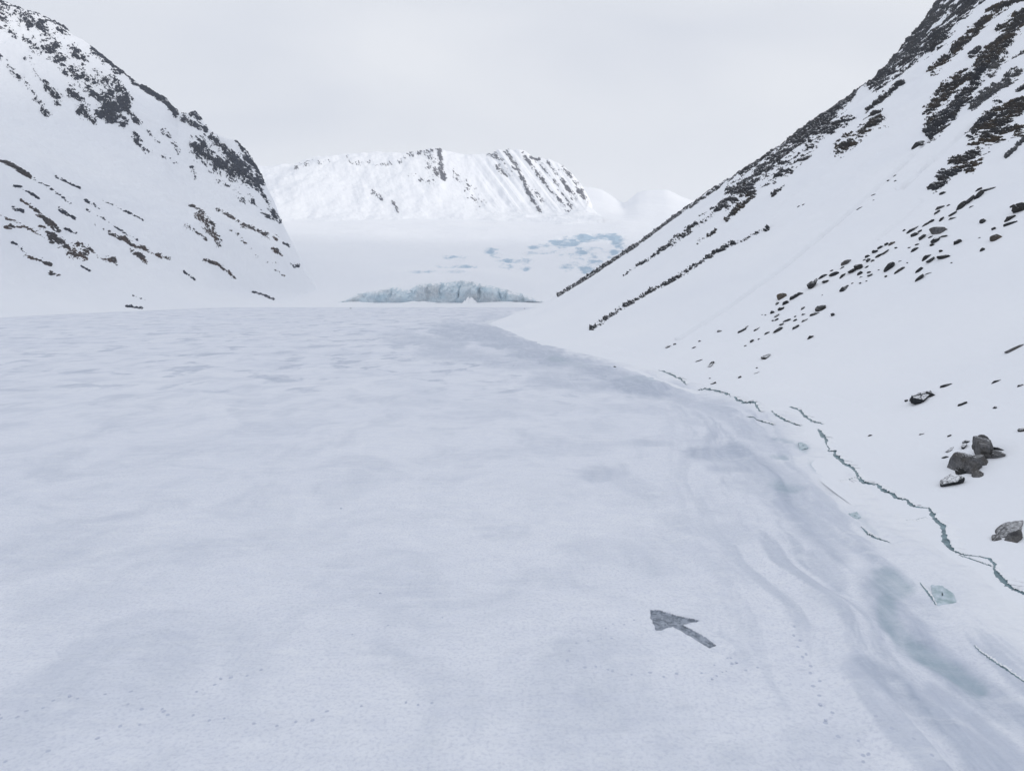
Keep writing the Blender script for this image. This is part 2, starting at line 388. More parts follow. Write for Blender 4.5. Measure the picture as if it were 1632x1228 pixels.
def cast_R(px, py):
    """points on the right slope (or the lake) along picture directions"""
    px = np.atleast_1d(np.asarray(px, float)); py = np.atleast_1d(np.asarray(py, float))
    s = (px - CX) / F; v = (CY - py) / F
    D = np.stack([s, cp + v * sp, v * cp - sp], -1)
    t = np.exp(np.linspace(math.log(15), math.log(1000), 900))
    P = D[:, None, :] * t[None, :, None]; P[..., 2] += H
    gz = np.maximum(height_R(P[..., 0], P[..., 1]), 0.0)
    below = P[..., 2] < gz
    k = np.argmax(below, axis=1); k = np.where(below.any(1), np.maximum(k, 1), len(t) - 1)
    i = np.arange(len(px))
    a = P[i, k - 1]; b = P[i, k]; fa = a[:, 2] - gz[i, k - 1]; fb = b[:, 2] - gz[i, k]
    q = fa / (fa - fb + 1e-9); q = np.clip(q, 0, 1)[:, None]
    return a * (1 - q) + b * q

# ------------------------------------------------------------------ lofted sheets for the other mountains
def curve(tab, px): tab = sorted(tab); return np.interp(px, [a[0] for a in tab], [a[1] for a in tab])
def loft(px, curves, rows, sm=0):
    curve = (lambda t, p: sum(globals()['curve'](t, p + o) for o in np.linspace(-sm, sm, 9)) / 9) if sm else globals()['curve']
    """curves: list of (py table or ('z', value), Y table); rows: points between successive curves"""
    ctl = []
    for pyt, yt in curves:
        Y = curve(yt, px)
        if pyt[0] == 'z': 
            x = (px - CX) / F * Y / cp; ctl.append(np.stack([x, Y, np.full_like(x, pyt[1])], -1))
        else:
            x, y, z = unproj(px, curve(pyt, px), Y); ctl.append(np.stack([x, Y, z], -1))
    C = np.stack(ctl)                       # K,N,3
    K = len(C); out = []
    Ym = C[:, :, 1].mean(1)
    sl_ = (C[1:, :, 2] - C[:-1, :, 2]) / (C[1:, :, 1] - C[:-1, :, 1])
    tz = np.zeros(C.shape[:2])
    for k in range(K):
        if k == 0: tz[k] = sl_[0]
        elif k == K - 1: tz[k] = sl_[-1]
        else:
            a, b = sl_[k - 1], sl_[k]
            tz[k] = np.where(a * b <= 0, 0.5 * (a + b) * .3, 2 * a * b / (a + b + 1e-9))
    for k in range(K - 1):
        ts = np.linspace(0, 1, rows[k], endpoint=(k == K - 2))
        for t in ts:
            dy = C[k + 1, :, 1] - C[k, :, 1]
            P = C[k] * (1 - t) + C[k + 1] * t
            h00, h10, h01, h11 = 2*t**3-3*t*t+1, t**3-2*t*t+t, -2*t**3+3*t*t, t**3-t*t
            P[:, 2] = h00 * C[k, :, 2] + h10 * dy * tz[k] + h01 * C[k + 1, :, 2] + h11 * dy * tz[k + 1]
            out.append(P)
    return np.stack(out)                    # rows,N,3

# left mountain: shore, apron, brown spur, terrace, crest
pxL = np.concatenate([np.linspace(-1400, -40, 90), np.linspace(-37, 560, 700)])
shoreL = [(-1400, 250), (-400, 400), (0, 523), (250, 690), (500, 906), (560, 940)]
addY = lambda t, d: [(a, b + d) for a, b in t]
L = loft(pxL, [
  (('z', -2.0), shoreL),
  (('z', 1.5), addY(shoreL, 22)),
  ([(-1400, 452), (-40, 466), (0, 466), (100, 464), (200, 462), (330, 462), (420, 466), (480, 472), (520, 478), (560, 484)], addY(shoreL, 110)),
  ([(-1400, 200), (-200, 200), (0, 253), (60, 280), (100, 302), (170, 330), (230, 348), (300, 352), (340, 350), (400, 372), (440, 392), (480, 430), (510, 468), (560, 484)],
     [(-1400, 420), (-400, 620), (0, 760), (250, 900), (500, 1060), (560, 1060)]),
  ([(-1400, 80), (-200, 110), (0, 195), (100, 215), (200, 250), (260, 282), (310, 320), (360, 330), (410, 345), (445, 375), (480, 425), (510, 464), (560, 484)],
     [(-1400, 560), (-400, 820), (0, 990), (250, 1080), (500, 1130), (560, 1130)]),
  ([(-1400, -420), (-300, -130), (-100, -40), (0, 4), (60, 25), (90, 40), (130, 68), (160, 92), (200, 120), (225, 137), (262, 158), (285, 181), (300, 181), (312, 180), (330, 207), (350, 222), (375, 224), (392, 240), (405, 258), (417, 280), (428, 305), (440, 330), (448, 352), (470, 395), (490, 440), (510, 462), (560, 484)],
     [(-1400, 900), (-400, 1150), (0, 1300), (300, 1320), (440, 1300), (560, 1250)]),
  ([(-1400, -250), (-300, 0), (0, 150), (200, 230), (300, 280), (400, 350), (450, 420), (500, 470), (560, 486)],
     [(-1400, 1300), (0, 1650), (560, 1500)]),
], [12, 40, 170, 90, 230, 20])
def rough_up(P, amp, sc, seed, edge=None):
    n = fbm(P[..., 0] * sc, P[..., 1] * sc, seed, 5)
    k = sst(2, 60, P[..., 2])
    if edge is not None: k = k * edge
    P = P.copy(); P[..., 2] += amp * k * n; return P
L = rough_up(L, 11, 0.012, 4.0); L = rough_up(L, 3.0, 0.06, 8.0)
tag(sheet('left_mountain', L, MAT_SNOW_L, flip=True), kind='structure')

# glacier and high plateau behind the lake, ending in two snow domes
pxB = np.linspace(-300, 1900, 900)
B = loft(pxB, [
  (('z', -2.0), [(-300, 775), (1900, 775)]),
  (('z', 1.2), [(-300, 830), (1900, 830)]),
  (('z', 4.5), [(-300, 940), (1900, 940)]),
  ([(-300, 470), (500, 470), (540, 473), (570, 471), (610, 464), (640, 456), (660, 450), (700, 446), (730, 443), (750, 445), (780, 454), (815, 463), (850, 472), (900, 468), (1900, 460)], [(-300, 1000), (1900, 1000)]),
  ([(-300, 412), (450, 415), (600, 418), (700, 420), (850, 424), (950, 430), (1100, 424), (1900, 420)], [(-300, 1350), (1900, 1350)]),
  ([(-300, 372), (500, 376), (700, 380), (850, 378), (900, 375), (1000, 371), (1900, 360)], [(-300, 1900), (1900, 1900)]),
  ([(-300, 340), (600, 350), (850, 352), (1900, 345)], [(-300, 2700), (1900, 2700)]),
  ([(-300, 300), (600, 320), (850, 315), (915, 303), (932, 302), (945, 304), (960, 308), (972, 315), (985, 325), (995, 329), (1004, 322), (1015, 312), (1030, 308), (1062, 307), (1072, 311), (1085, 318), (1104, 325), (1150, 330), (1900, 320)], [(-300, 4200), (1900, 4200)]),
  ([(-300, 380), (1900, 380)], [(-300, 5200), (1900, 5200)]),
], [10, 20, 20, 90, 110, 80, 90, 10], 4)
bx, by = project(B)
wbx = bx + 9 * fbm(B[..., 0] * .01, B[..., 1] * .006, 3.3, 3); wby = by + 3 * fbm(B[..., 0] * .01, B[..., 1] * .006, 13.3, 3)
ice = np.zeros_like(bx)
for pts, wd, st, ys in [
  ([(885, 388), (930, 380), (980, 378)], 22, .85, 2.2), ([(850, 395), (880, 390), (900, 396)], 16, .55, 2.5),
  ([(975, 380), (985, 395), (975, 405)], 16, .6, 1.6), ([(900, 402), (920, 412), (905, 424)], 16, .45, 1.3), ([(945, 415), (935, 428)], 24, .62, 1.2),
  ([(785, 400), (800, 412), (840, 416)], 20, .6, 2.2), ([(800, 424), (840, 428)], 16, .5, 2.6), ([(715, 408), (730, 414)], 16, .45, 2.2), ([(705, 421), (750, 423)], 14, .45, 3),
  ([(840, 405), (880, 402)], 14, .45, 2.6), ([(660, 434), (740, 436)], 16, .3, 3), ([(925, 398), (965, 400)], 18, .5, 2)]:
    ice = np.maximum(ice, st * sst(wd, wd * .2, seg_dist(wbx, wby, pts, ys)))
k_ = sst(1010, 1150, B[..., 1])
B[..., 2] += k_ * (4.0 * fbm(B[..., 0] * .006, B[..., 1] * .006, 2.0, 3)) - ice * 2.5 + sst(.05, .4, ice) * 7 * fbm(B[..., 0] * .03, B[..., 1] * .02, 8.0, 4)
tag(sheet('glacier', B, MAT_GLACIER, {'ice': ice}, flip=True), kind='structure')

# far mountain
pxF = np.linspace(300, 960, 620)
FM = loft(pxF, [
  ([(300, 372), (500, 378), (850, 374), (960, 368)], [(300, 2150), (960, 2300)]),
  ([(300, 340), (420, 345), (560, 350), (700, 352), (860, 346), (930, 341), (960, 345)], [(300, 2600), (960, 2800)]),
  ([(300, 300), (420, 300), (470, 290), (560, 300), (640, 300), (700, 305), (760, 320), (850, 325), (900, 327), (935, 328), (960, 345)], [(300, 2950), (960, 3020)]),
  ([(300, 275), (380, 268), (430, 266), (470, 264), (500, 252), (530, 248), (560, 246), (600, 244), (640, 245), (668, 240), (690, 236), (703, 238), (712, 243), (740, 246), (775, 246), (805, 239), (830, 239), (852, 249), (880, 257), (898, 266), (912, 276), (924, 291), (934, 306), (940, 322), (948, 342), (960, 352)], [(300, 3400), (960, 3250)]),
  ([(300, 330), (960, 372)], [(300, 3800), (960, 3700)]),
], [30, 80, 190, 12])
FM = rough_up(FM, 14, 0.008, 5.0); FM = rough_up(FM, 3.5, 0.02, 15.0)
# couloirs fluting the steep right hand face
fx, fy = project(FM)
fl = fbm((fx + (fy - 240) * -0.75) * 0.075, fy * 0.004, 2.0, 4)
FM[..., 2] += 15 * fl * sst(740, 800, fx) * sst(345, 318, fy) * sst(960, 930, fx)
FM[..., 2] += 4 * fbm((fx - (fy - 240) * 0.3) * 0.05, fy * 0.006, 7.0, 4) * sst(345, 310, fy)
tag(sheet('far_mountain', FM, MAT_SNOW_F, flip=True), kind='structure')

# ------------------------------------------------------------------ rock outcrops pushed up through the snow
def outcrop(P, pts, wd, dens, mat, label, amp, sc, sub=2, ylim=1e9, ymin=0, stretch=(1, 1), seed=0.0, group=None, rot=False):
    px, py = project(P)
    xs = [p[0] for p in pts]; ys = [p[1] for p in pts]; pad = wd * 1.6 + 4
    ok = (px > min(xs) - pad) & (px < max(xs) + pad) & (py > min(ys) - pad) & (py < max(ys) + pad) & (P[..., 1] < ylim) & (P[..., 1] > ymin)
    if ok.sum() < 8: print('NO ROOM', label); return
    ii = np.where(ok.any(1))[0]; jj = np.where(ok.any(0))[0]
    Q = P[ii[0]:ii[-1] + 1, jj[0]:jj[-1] + 1]
    n, m = Q.shape[:2]
    if n < 3 or m < 3: print('THIN', label); return
    # finer grid
    a = np.linspace(0, n - 1, (n - 1) * sub + 1); b = np.linspace(0, m - 1, (m - 1) * sub + 1)
    i0 = np.minimum(a.astype(int), n - 2); j0 = np.minimum(b.astype(int), m - 2)
    fa = (a - i0)[:, None, None]; fb = (b - j0)[None, :, None]
    G = lambda di, dj: Q[i0 + di][:, j0 + dj]
    T = G(0, 0) * (1 - fa) * (1 - fb) + G(1, 0) * fa * (1 - fb) + G(0, 1) * (1 - fa) * fb + G(1, 1) * fa * fb
    tx, ty = project(T)
    if rot:
        u1 = (T[..., 0] * .66 - T[..., 2] * .75) * stretch[0]; u2 = (T[..., 0] * .75 + T[..., 2] * .66) * 1.25; u3 = T[..., 1] * stretch[1] * .3
    else:
        u1 = T[..., 0] * stretch[0]; u2 = T[..., 1] * stretch[1]; u3 = T[..., 2] * .5
    q1 = fbm(u1 * sc, u2 * sc, u3 * sc + seed, 4, 0.6)
    q2 = fbm(u1 * sc * 2.7, u2 * sc * 2.7, u3 * sc * 2.7 + seed + 3, 4, 0.7)
    q3 = fbm(T[..., 0] * sc * 6, u2 * sc * 6, T[..., 2] * sc * 6 + seed + 8, 2, 0.7)
    d = seg_dist(tx + 2.5 * q1, ty + 2.5 * q2, pts)
    mk = sst(wd * (1.7 if wd > 7 else 1.25), wd * 0.0, d)
    val = dens * 0.98 * (mk ** .85) + 0.85 * q1 + 1.0 * q2 + 0.5 * q3 - 0.66 - 0.9 * sst(0.12, 0.0, mk)
    rdg = 1 - np.abs(fbm(T[..., 0] * sc * 2.3, T[..., 1] * sc * 2.3, T[..., 2] * sc * 2.3 + seed + 9, 4)) * 2
    off = np.where(val > 0, val * 0.9 + 0.5 * val.clip(0, .4) * rdg + .25 * val.clip(0, .3) * q3, np.maximum(val, -.5))
    N = normals(T)
    V = T + N * (amp * off)[..., None]
    fc = grid_faces(*T.shape[:2])[:, ::-1]
    yy = T[..., 1].ravel()[fc]
    keep = (yy.max(1) < ylim) & (mk.ravel()[fc].max(1) > 0)
    kg = keep.reshape(T.shape[0] - 1, T.shape[1] - 1)
    sc_ = np.where(kg, mk[:-1, :-1] + (T[:-1, :-1, 1] < ylim), -1); st = np.zeros_like(kg); st[np.unravel_index(np.argmax(sc_), sc_.shape)] = True
    for _ in range(4000):                      # keep the one connected body
        nw = st.copy(); nw[1:] |= st[:-1]; nw[:-1] |= st[1:]; nw[:, 1:] |= st[:, :-1]; nw[:, :-1] |= st[:, 1:]; nw &= kg
        if (nw == st).all(): break
        st = nw
    fc = fc[st.ravel()]
    if len(fc) < 3: print('EMPTY', label, len(fc)); return
    u, inv = np.unique(fc, return_inverse=True)
    # edge skirt: everything not above the snow is already below it
    o = link_mesh('rock_outcrop', V.reshape(-1, 3)[u], inv.reshape(-1, 4), mat)
    tag(o, label, 'rock outcrop', group); return o

GR = 'rock bands on the right slope'
RO = [  # points, half width, density, material, label
 ([(1512, -14), (1484, 20), (1452, 68)], 22, .92, 'R', 'dark jagged crag filling the skyline at the top of the right mountain'),
 ([(1440, 50), (1420, 90), (1395, 118)], 13, .85, 'R', 'dark crag stepping down the right skyline just below the summit crag'),
 ([(1395, 112), (1360, 140), (1335, 172)], 8, .9, 'R', 'thin black rib on the right skyline where the ridge bends'),
 ([(1335, 168), (1300, 192), (1262, 222)], 9, .85, 'R', 'broken dark rock along the middle of the right skyline'),
 ([(1262, 216), (1225, 243), (1180, 278)], 6, .8, 'R', 'narrow dark rib on the right skyline above the brown slab'),
 ([(1180, 273), (1140, 302), (1100, 330)], 3.6, .8, 'R', 'thin dark line of rock on the skyline beside the far domes'),
 ([(1100, 328), (1050, 365), (1000, 402)], 3.0, .85, 'R', 'thin dark rock edge of the right slope in front of the blue ice'),
 ([(1000, 401), (950, 435), (890, 472)], 2.2, .9, 'R', 'lowest thin rock edge of the right slope meeting the ice cliff'),
 ([(1560, -10), (1520, 25), (1487, 73)], 13, .62, 'R', 'scattered dark rock just inside the summit crag'),
 ([(1487, 68), (1438, 104), (1395, 132)], 12, .66, 'R', 'long dark broken band running parallel under the right ridge'),
 ([(1640, -10), (1591, 12), (1555, 48), (1512, 89), (1487, 113)], 8, .85, 'RB', 'long brown rock streak below the summit crag'),
 ([(1472, 113), (1432, 153), (1402, 186)], 11, .8, 'RB', 'brown and black rock band in the middle of the upper right slope'),
 ([(1402, 184), (1370, 212), (1337, 240)], 10, .78, 'RB', 'tail of the brown band narrowing to a point above the snow gully'),
 ([(1438, 132), (1410, 154), (1380, 178)], 6, .85, 'R', 'short black rib above the brown band'),
 ([(1350, 150), (1328, 178), (1300, 205)], 12, .75, 'R', 'dark ribbed rock under the bend of the right ridge'),
 ([(1355, 188), (1318, 210), (1290, 236)], 8, .65, 'R', 'speckled dark rock below the bend of the ridge'),
 ([(1300, 205), (1255, 240), (1215, 270)], 13, .72, 'R', 'broad speckled dark band on the middle of the right ridge'),
 ([(1285, 250), (1248, 275), (1215, 296)], 8, .62, 'R', 'loose dark rocks right of the brown slab'),
 ([(1225, 268), (1193, 292), (1165, 305)], 9, .7, 'R', 'dark rock above the smooth brown slab'),
 ([(1203, 308), (1180, 330), (1158, 350)], 6, 1.1, 'RB', 'smooth brown slab ending in a point low on the right ridge'),
 ([(1248, 296), (1232, 312)], 4, .8, 'R', 'small dark patch right of the brown slab'),
 ([(1645, 20), (1628, 28), (1598, 67), (1568, 98)], 13, 1.05, 'RB', 'big brown and black cliff cut by the right edge of the photo'),
 ([(1566, 98), (1555, 129), (1530, 159), (1506, 190), (1482, 214)], 11, 1.05, 'R', 'long black cliff falling from the big brown cliff'),
 ([(1542, 120), (1509, 144), (1492, 165), (1480, 188)], 11, .9, 'RB', 'brown mossy buttress left of the long black cliff'),
 ([(1602, 88), (1580, 112)], 10, .9, 'G', 'short grey crag right of the long black cliff'),
 ([(1562, 76), (1548, 90)], 6, .9, 'R', 'small dark spur left of the big brown cliff'),
 ([(1622, 116), (1596, 136), (1575, 150), (1550, 168)], 8, 1.0, 'G', 'long smooth grey slab below the big brown cliff'),
 ([(1600, 42), (1588, 50)], 5, .8, 'R', 'small grey green crag between brown streak and big cliff'),
 ([(1645, 150), (1620, 170), (1590, 190), (1565, 205)], 15, .85, 'RB', 'wide brown mossy crag at the right edge'),
 ([(1590, 165), (1568, 190), (1548, 216)], 8, .85, 'R', 'black fin left of the wide brown crag'),
 ([(1640, 205), (1610, 208), (1580, 222), (1550, 245), (1526, 262)], 12, .85, 'RB', 'mossy brown crag below the wide crag at the right edge'),
 ([(1560, 250), (1545, 268)], 9, .9, 'RB', 'brown foot of the lowest mossy crag'),
 ([(1524, 273), (1505, 282), (1490, 298)], 9, 1.0, 'R', 'dark rounded knob at the bottom of the mossy crags'),
 ([(1640, 215), (1620, 235), (1602, 252)], 4, 1.0, 'G', 'thin grey slab at the right edge below the mossy crags'),
 ([(1645, 128), (1625, 145)], 7, .8, 'R', 'black rock cut by the right edge above the wide brown crag'),
 ([(1635, 80), (1615, 95)], 5, .6, 'R', 'small dark rocks at the right edge under the big cliff'),
 ([(1197, 296), (1175, 312), (1154, 328)], 9, .75, 'R', 'head of the dark rib running down to the lake under the skyline'),
 ([(1154, 326), (1108, 360), (1071, 388)], 7, .85, 'R', 'middle of the dark rib running down under the skyline'),
 ([(1071, 388), (1022, 421)], 4.5, .9, 'R', 'thin lower part of the dark rib under the skyline'),
 ([(1020, 420), (991, 442)], 2.4, .8, 'R', 'hair thin tail of the dark rib under the skyline'),
 ([(1010, 436), (985, 452), (965, 467)], 4, .75, 'R', 'last rocks of the dark rib above the lake'),
 ([(1141, 368), (1111, 387)], 4, .8, 'RB', 'short brown streak right of the dark rib'),
 ([(1224, 364), (1169, 390)], 5, .62, 'R', 'sparse top of the long lower rock line'),
 ([(1169, 388), (1126, 411), (1083, 440)], 5.5, .8, 'R', 'speckled middle of the long lower rock line'),
 ([(1110, 420), (1095, 436)], 6, .6, 'R', 'loose rocks beside the long lower rock line'),
 ([(1083, 440), (1034, 466), (991, 491)], 4.6, .92, 'R', 'dark lower half of the long lower rock line'),
 ([(991, 490), (967, 508), (942, 525)], 5, .8, 'R', 'pointed end of the long lower rock line at the lake'),
 ([(1420, 200), (1400, 205)], 4, .6, 'RB', 'faint brown grass tufts under the brown band'),
]
mats = {'R': MAT_ROCK_R, 'RB': MAT_ROCK_RB, 'G': MAT_ROCK_G, 'L': MAT_ROCK_L, 'LB': MAT_ROCK_LB, 'F': MAT_ROCK_F}
for k, (pts, wd, dn, mt, lb) in enumerate(RO):
    yl = YEND + 30
    c = cast_R(*np.mean(np.array(pts), 0)[:, None])[0]
    amp = float(np.clip(0.0048 * c[1], 1.2, 3.2))
    outcrop(RP, pts, wd, dn + (.10 if pts[-1][1] < 260 else -.04), mats[mt], lb, amp, float(np.clip(84.0 / c[1], 0.09, 0.26)), 2, yl, seed=k * 3.7, stretch=(0.6, 0.24), group=GR)

GL = 'rock patches on the left mountain'
LO = [
 ([(150, 83), (190, 110)], 8, .8, 'L', 'dark crag on the left skyline in the middle of the upper face'),
 ([(118, 82), (132, 98)], 9, .75, 'L', 'blue grey crag below the left skyline crag'),
 ([(100, 100), (122, 115), (142, 136)], 10, .68, 'L', 'broken ledges left of the blackest cliff'),
 ([(112, 143), (122, 155), (134, 174)], 8, .85, 'L', 'upright dark rib left of the blackest cliff'),
 ([(142, 146), (160, 155), (172, 162)], 9, .85, 'L', 'dark crag joining the blackest cliff from the left'),
 ([(163, 178), (180, 170), (200, 160)], 11, 1.1, 'L', 'blackest cliff on the left mountain'),
 ([(176, 128), (190, 140), (199, 156)], 8, .85, 'L', 'dark crag right above the blackest cliff'),
 ([(132, 182), (150, 190)], 8, .7, 'L', 'small crags low left of the blackest cliff'),
 ([(174, 190), (190, 186), (198, 196)], 8, .85, 'L', 'ragged foot of the blackest cliff'),
 ([(200, 172), (212, 186), (222, 196)], 6, .75, 'L', 'thin rib right of the foot of the blackest cliff'),
 ([(153, 120), (165, 138), (176, 150)], 8, .6, 'L', 'loose ledges above the blackest cliff'),
 ([(226, 138), (250, 152), (266, 166), (280, 182)], 6.5, 1.05, 'L', 'narrow dark comb on the left skyline'),
 ([(292, 188), (310, 198), (328, 207)], 7, .85, 'L', 'small dark crag on the skyline right of the narrow comb'),
 ([(308, 182), (318, 190)], 6, .9, 'L', 'little pinnacle on the left skyline'),
 ([(337, 218), (356, 236), (374, 254)], 7, 1.0, 'L', 'upper part of the dark edge falling to the valley'),
 ([(374, 252), (392, 272), (410, 294)], 11, 1.05, 'L', 'thick dark middle of the edge falling to the valley'),
 ([(408, 290), (422, 316), (436, 340), (444, 354)], 5.5, .95, 'L', 'thin pointed end of the dark edge falling to the valley'),
 ([(318, 232), (330, 250), (350, 262), (385, 282)], 15, .84, 'L', 'wide speckled face left of the dark falling edge'),
 ([(306, 232), (314, 250)], 6, .7, 'L', 'small rocks at the left end of the speckled face'),
 ([(306, 268), (312, 284)], 4, .7, 'L', 'tiny rocks under the speckled face'),
 ([(376, 226), (392, 245), (402, 262)], 3.5, .9, 'L', 'thin dark horn behind the falling edge'),
 ([(392, 252), (408, 268), (418, 288)], 7, .9, 'L', 'grey crag bulging right of the falling edge'),
 ([(345, 288), (370, 302), (392, 322)], 6, .5, 'L', 'faint speckles under the wide speckled face'),
 ([(396, 312), (415, 335), (436, 352)], 5, .6, 'L', 'faint rock lines left of the pointed end'),
 ([(5, 8), (60, 40), (100, 50)], 12, .5, 'L', 'sparse rocks along the top left skyline'),
 ([(55, 30), (72, 60), (90, 76)], 9, .55, 'L', 'sparse rocks below the top left skyline'),
 ([(0, 22), (8, 40)], 8, .6, 'L', 'dark rocks in the top left corner'),
 ([(32, 26), (48, 42)], 7, .65, 'L', 'small crag near the top left corner'),
 ([(16, 50), (24, 60)], 6, .65, 'L', 'isolated crag at upper left'),
 ([(45, 65), (60, 80)], 8, .5, 'L', 'sparse rocks left of the middle crag'),
 ([(74, 78), (85, 92), (98, 98)], 8, .68, 'L', 'dark crag left of the skyline crag'),
 ([(72, 138), (82, 148), (94, 160)], 8, .72, 'L', 'lone dark crag in the snow left of the upright rib'),
 ([(0, 92), (10, 104)], 7, .72, 'L', 'dark crag at the left edge high up'),
 ([(18, 112), (40, 132), (58, 160), (78, 184)], 6, .55, 'L', 'long faint line of rocks down the upper left snow'),
 ([(46, 95), (60, 125)], 7, .42, 'L', 'faint rocks beside the long line at upper left'),
 ([(128, 50), (160, 72), (188, 106)], 3.5, .8, 'L', 'thin rocks edging the left skyline'),
 ([(190, 112), (205, 124), (222, 140)], 3.5, .65, 'L', 'thin rocks on the skyline left of the narrow comb'),
 ([(215, 215), (228, 236), (242, 246)], 7, .6, 'L', 'small rocks in the snow below the blackest cliff'),
 ([(236, 210), (252, 228)], 4, .65, 'L', 'thin diagonal rocks in the middle of the left face'),
 ([(262, 210), (275, 225), (284, 243)], 5, .5, 'L', 'faint rocks near the middle of the left face'),
 ([(262, 250), (280, 262)], 5, .5, 'L', 'faint low rocks near the middle of the left face'),
 ([(0, 256), (24, 266), (49, 283)], 4, .9, 'LB', 'dark rock edge at the left photo border on the lower spur'),
 ([(49, 283), (80, 300), (112, 324)], 3.2, .75, 'L', 'thin rocks continuing the spur edge'),
 ([(22, 296), (44, 304), (62, 317)], 3.6, .8, 'L', 'thin dark line under the spur edge'),
 ([(34, 319), (55, 334), (77, 353), (94, 366)], 6, .95, 'LB', 'long brown streak in the middle of the lower spur'),
 ([(20, 332), (36, 338)], 4, .6, 'L', 'little rocks left of the long brown streak'),
 ([(0, 346), (34, 353)], 4, .8, 'LB', 'thin brown rock at the left photo border'),
 ([(10, 362), (34, 362), (55, 368), (70, 378)], 5, .85, 'LB', 'brown rock left of the widest brown cliff'),
 ([(64, 359), (76, 372), (84, 384)], 6, .8, 'LB', 'brown rock joining the streak to the widest cliff'),
 ([(82, 378), (101, 392), (118, 402), (134, 405)], 9, 1.1, 'LB', 'widest brown cliff on the lower spur'),
 ([(124, 388), (140, 392), (155, 408), (185, 418)], 7, .92, 'LB', 'brown cliff tapering right of the widest cliff'),
 ([(172, 372), (196, 380), (224, 394)], 4.5, .9, 'LB', 'upper brown streak right of the cliffs'),
 ([(206, 399), (222, 407), (234, 418)], 6, .85, 'LB', 'short brown patch below the upper streak'),
 ([(230, 396), (246, 405), (270, 413)], 4.5, .85, 'LB', 'brown tail at the right end of the cliffs'),
 ([(138, 335), (160, 346), (190, 366), (220, 384)], 2.4, .85, 'L', 'hair thin diagonal line of rock above the upper streak'),
 ([(89, 283), (110, 292), (128, 300)], 2, .9, 'L', 'short thin line of rock alone in the left snow'),
 ([(163, 319), (190, 332), (228, 351)], 2.5, .85, 'L', 'thin sloping line of rock in the middle of the left snow'),
 ([(135, 318), (158, 332)], 2.6, .75, 'L', 'short line of rock left of the thin sloping line'),
 ([(94, 334), (120, 348)], 3.5, .6, 'L', 'faint rocks right of the long brown streak'),
 ([(150, 357), (165, 366)], 3, 1.0, 'LB', 'short dark bar above the brown cliffs'),
 ([(103, 363), (121, 373)], 2, 1.0, 'L', 'little dark bar above the widest cliff'),
 ([(20, 388), (40, 402)], 4, .6, 'L', 'small rocks at lower left of the spur'),
 ([(42, 407), (60, 413), (80, 421)], 5, .8, 'LB', 'low brown rocks under the widest cliff'),
 ([(80, 435), (94, 439)], 4, 1.0, 'LB', 'lowest brown rock near the shore at left'),
 ([(128, 425), (145, 432)], 3, .7, 'L', 'dark dot of rock under the tapering cliff'),
 ([(318, 343), (336, 362), (348, 392)], 7.5, .88, 'LB', 'upright brown patch below the valley edge'),
 ([(298, 362), (314, 370), (328, 382)], 5, .7, 'LB', 'speckled brown rocks left of the upright patch'),
 ([(297, 323), (312, 331), (327, 341)], 3.2, .75, 'LB', 'thin brown line above the upright patch'),
 ([(324, 415), (349, 421), (362, 432), (374, 443)], 3.8, .95, 'LB', 'curved grey brown rib below the upright patch'),
 ([(346, 335), (362, 342), (380, 353)], 3, .95, 'LB', 'short brown bar right of the upright patch'),
 ([(386, 358), (410, 368), (440, 381)], 6, .7, 'LB', 'brown rocks at the right shoulder of the spur'),
 ([(368, 368), (385, 382), (402, 396)], 4.5, .6, 'LB', 'scattered rocks under the brown shoulder'),
 ([(407, 407), (420, 415), (436, 420)], 4, .65, 'LB', 'small rocks low on the right shoulder'),
 ([(436, 396), (450, 408)], 4, .65, 'LB', 'few rocks at the right tip of the shoulder'),
 ([(438, 430), (452, 440)], 3.4, .75, 'LB', 'last rocks of the shoulder near the glacier'),
 ([(452, 388), (462, 393)], 2.5, .8, 'L', 'tiny rock at the far right of the shoulder'),
 ([(456, 422), (476, 424)], 4, .5, 'L', 'faint rocks beside the glacier snow'),
 ([(403, 465), (420, 470), (436, 477)], 2.4, .85, 'L', 'thin rock just above the lake at the valley mouth'),
 ([(294, 433), (311, 446)], 2.4, .8, 'L', 'small streak under the speckled brown rocks'),
 ([(201, 488), (227, 491)], 2.0, 1.1, 'L', 'dark flat rock lying on the lake shore'),
 ([(211, 472), (230, 478)], 1.8, .7, 'L', 'faint streak above the flat shore rock'),
]
for k, (pts, wd, dn, mt, lb) in enumerate(LO):
    low = mt == 'LB' or pts[0][1] > 250
    outcrop(L, pts, wd, dn * .92 if mt == 'LB' else dn + .04, mats[mt], lb, 2.2 if low else 3.6, 0.11 if low else 0.105, 3 if not low else 2, 1345, seed=k * 2.3 + 50, stretch=(0.5, 0.55), group=GL, rot=True)
GF = 'rocks on the far mountain'
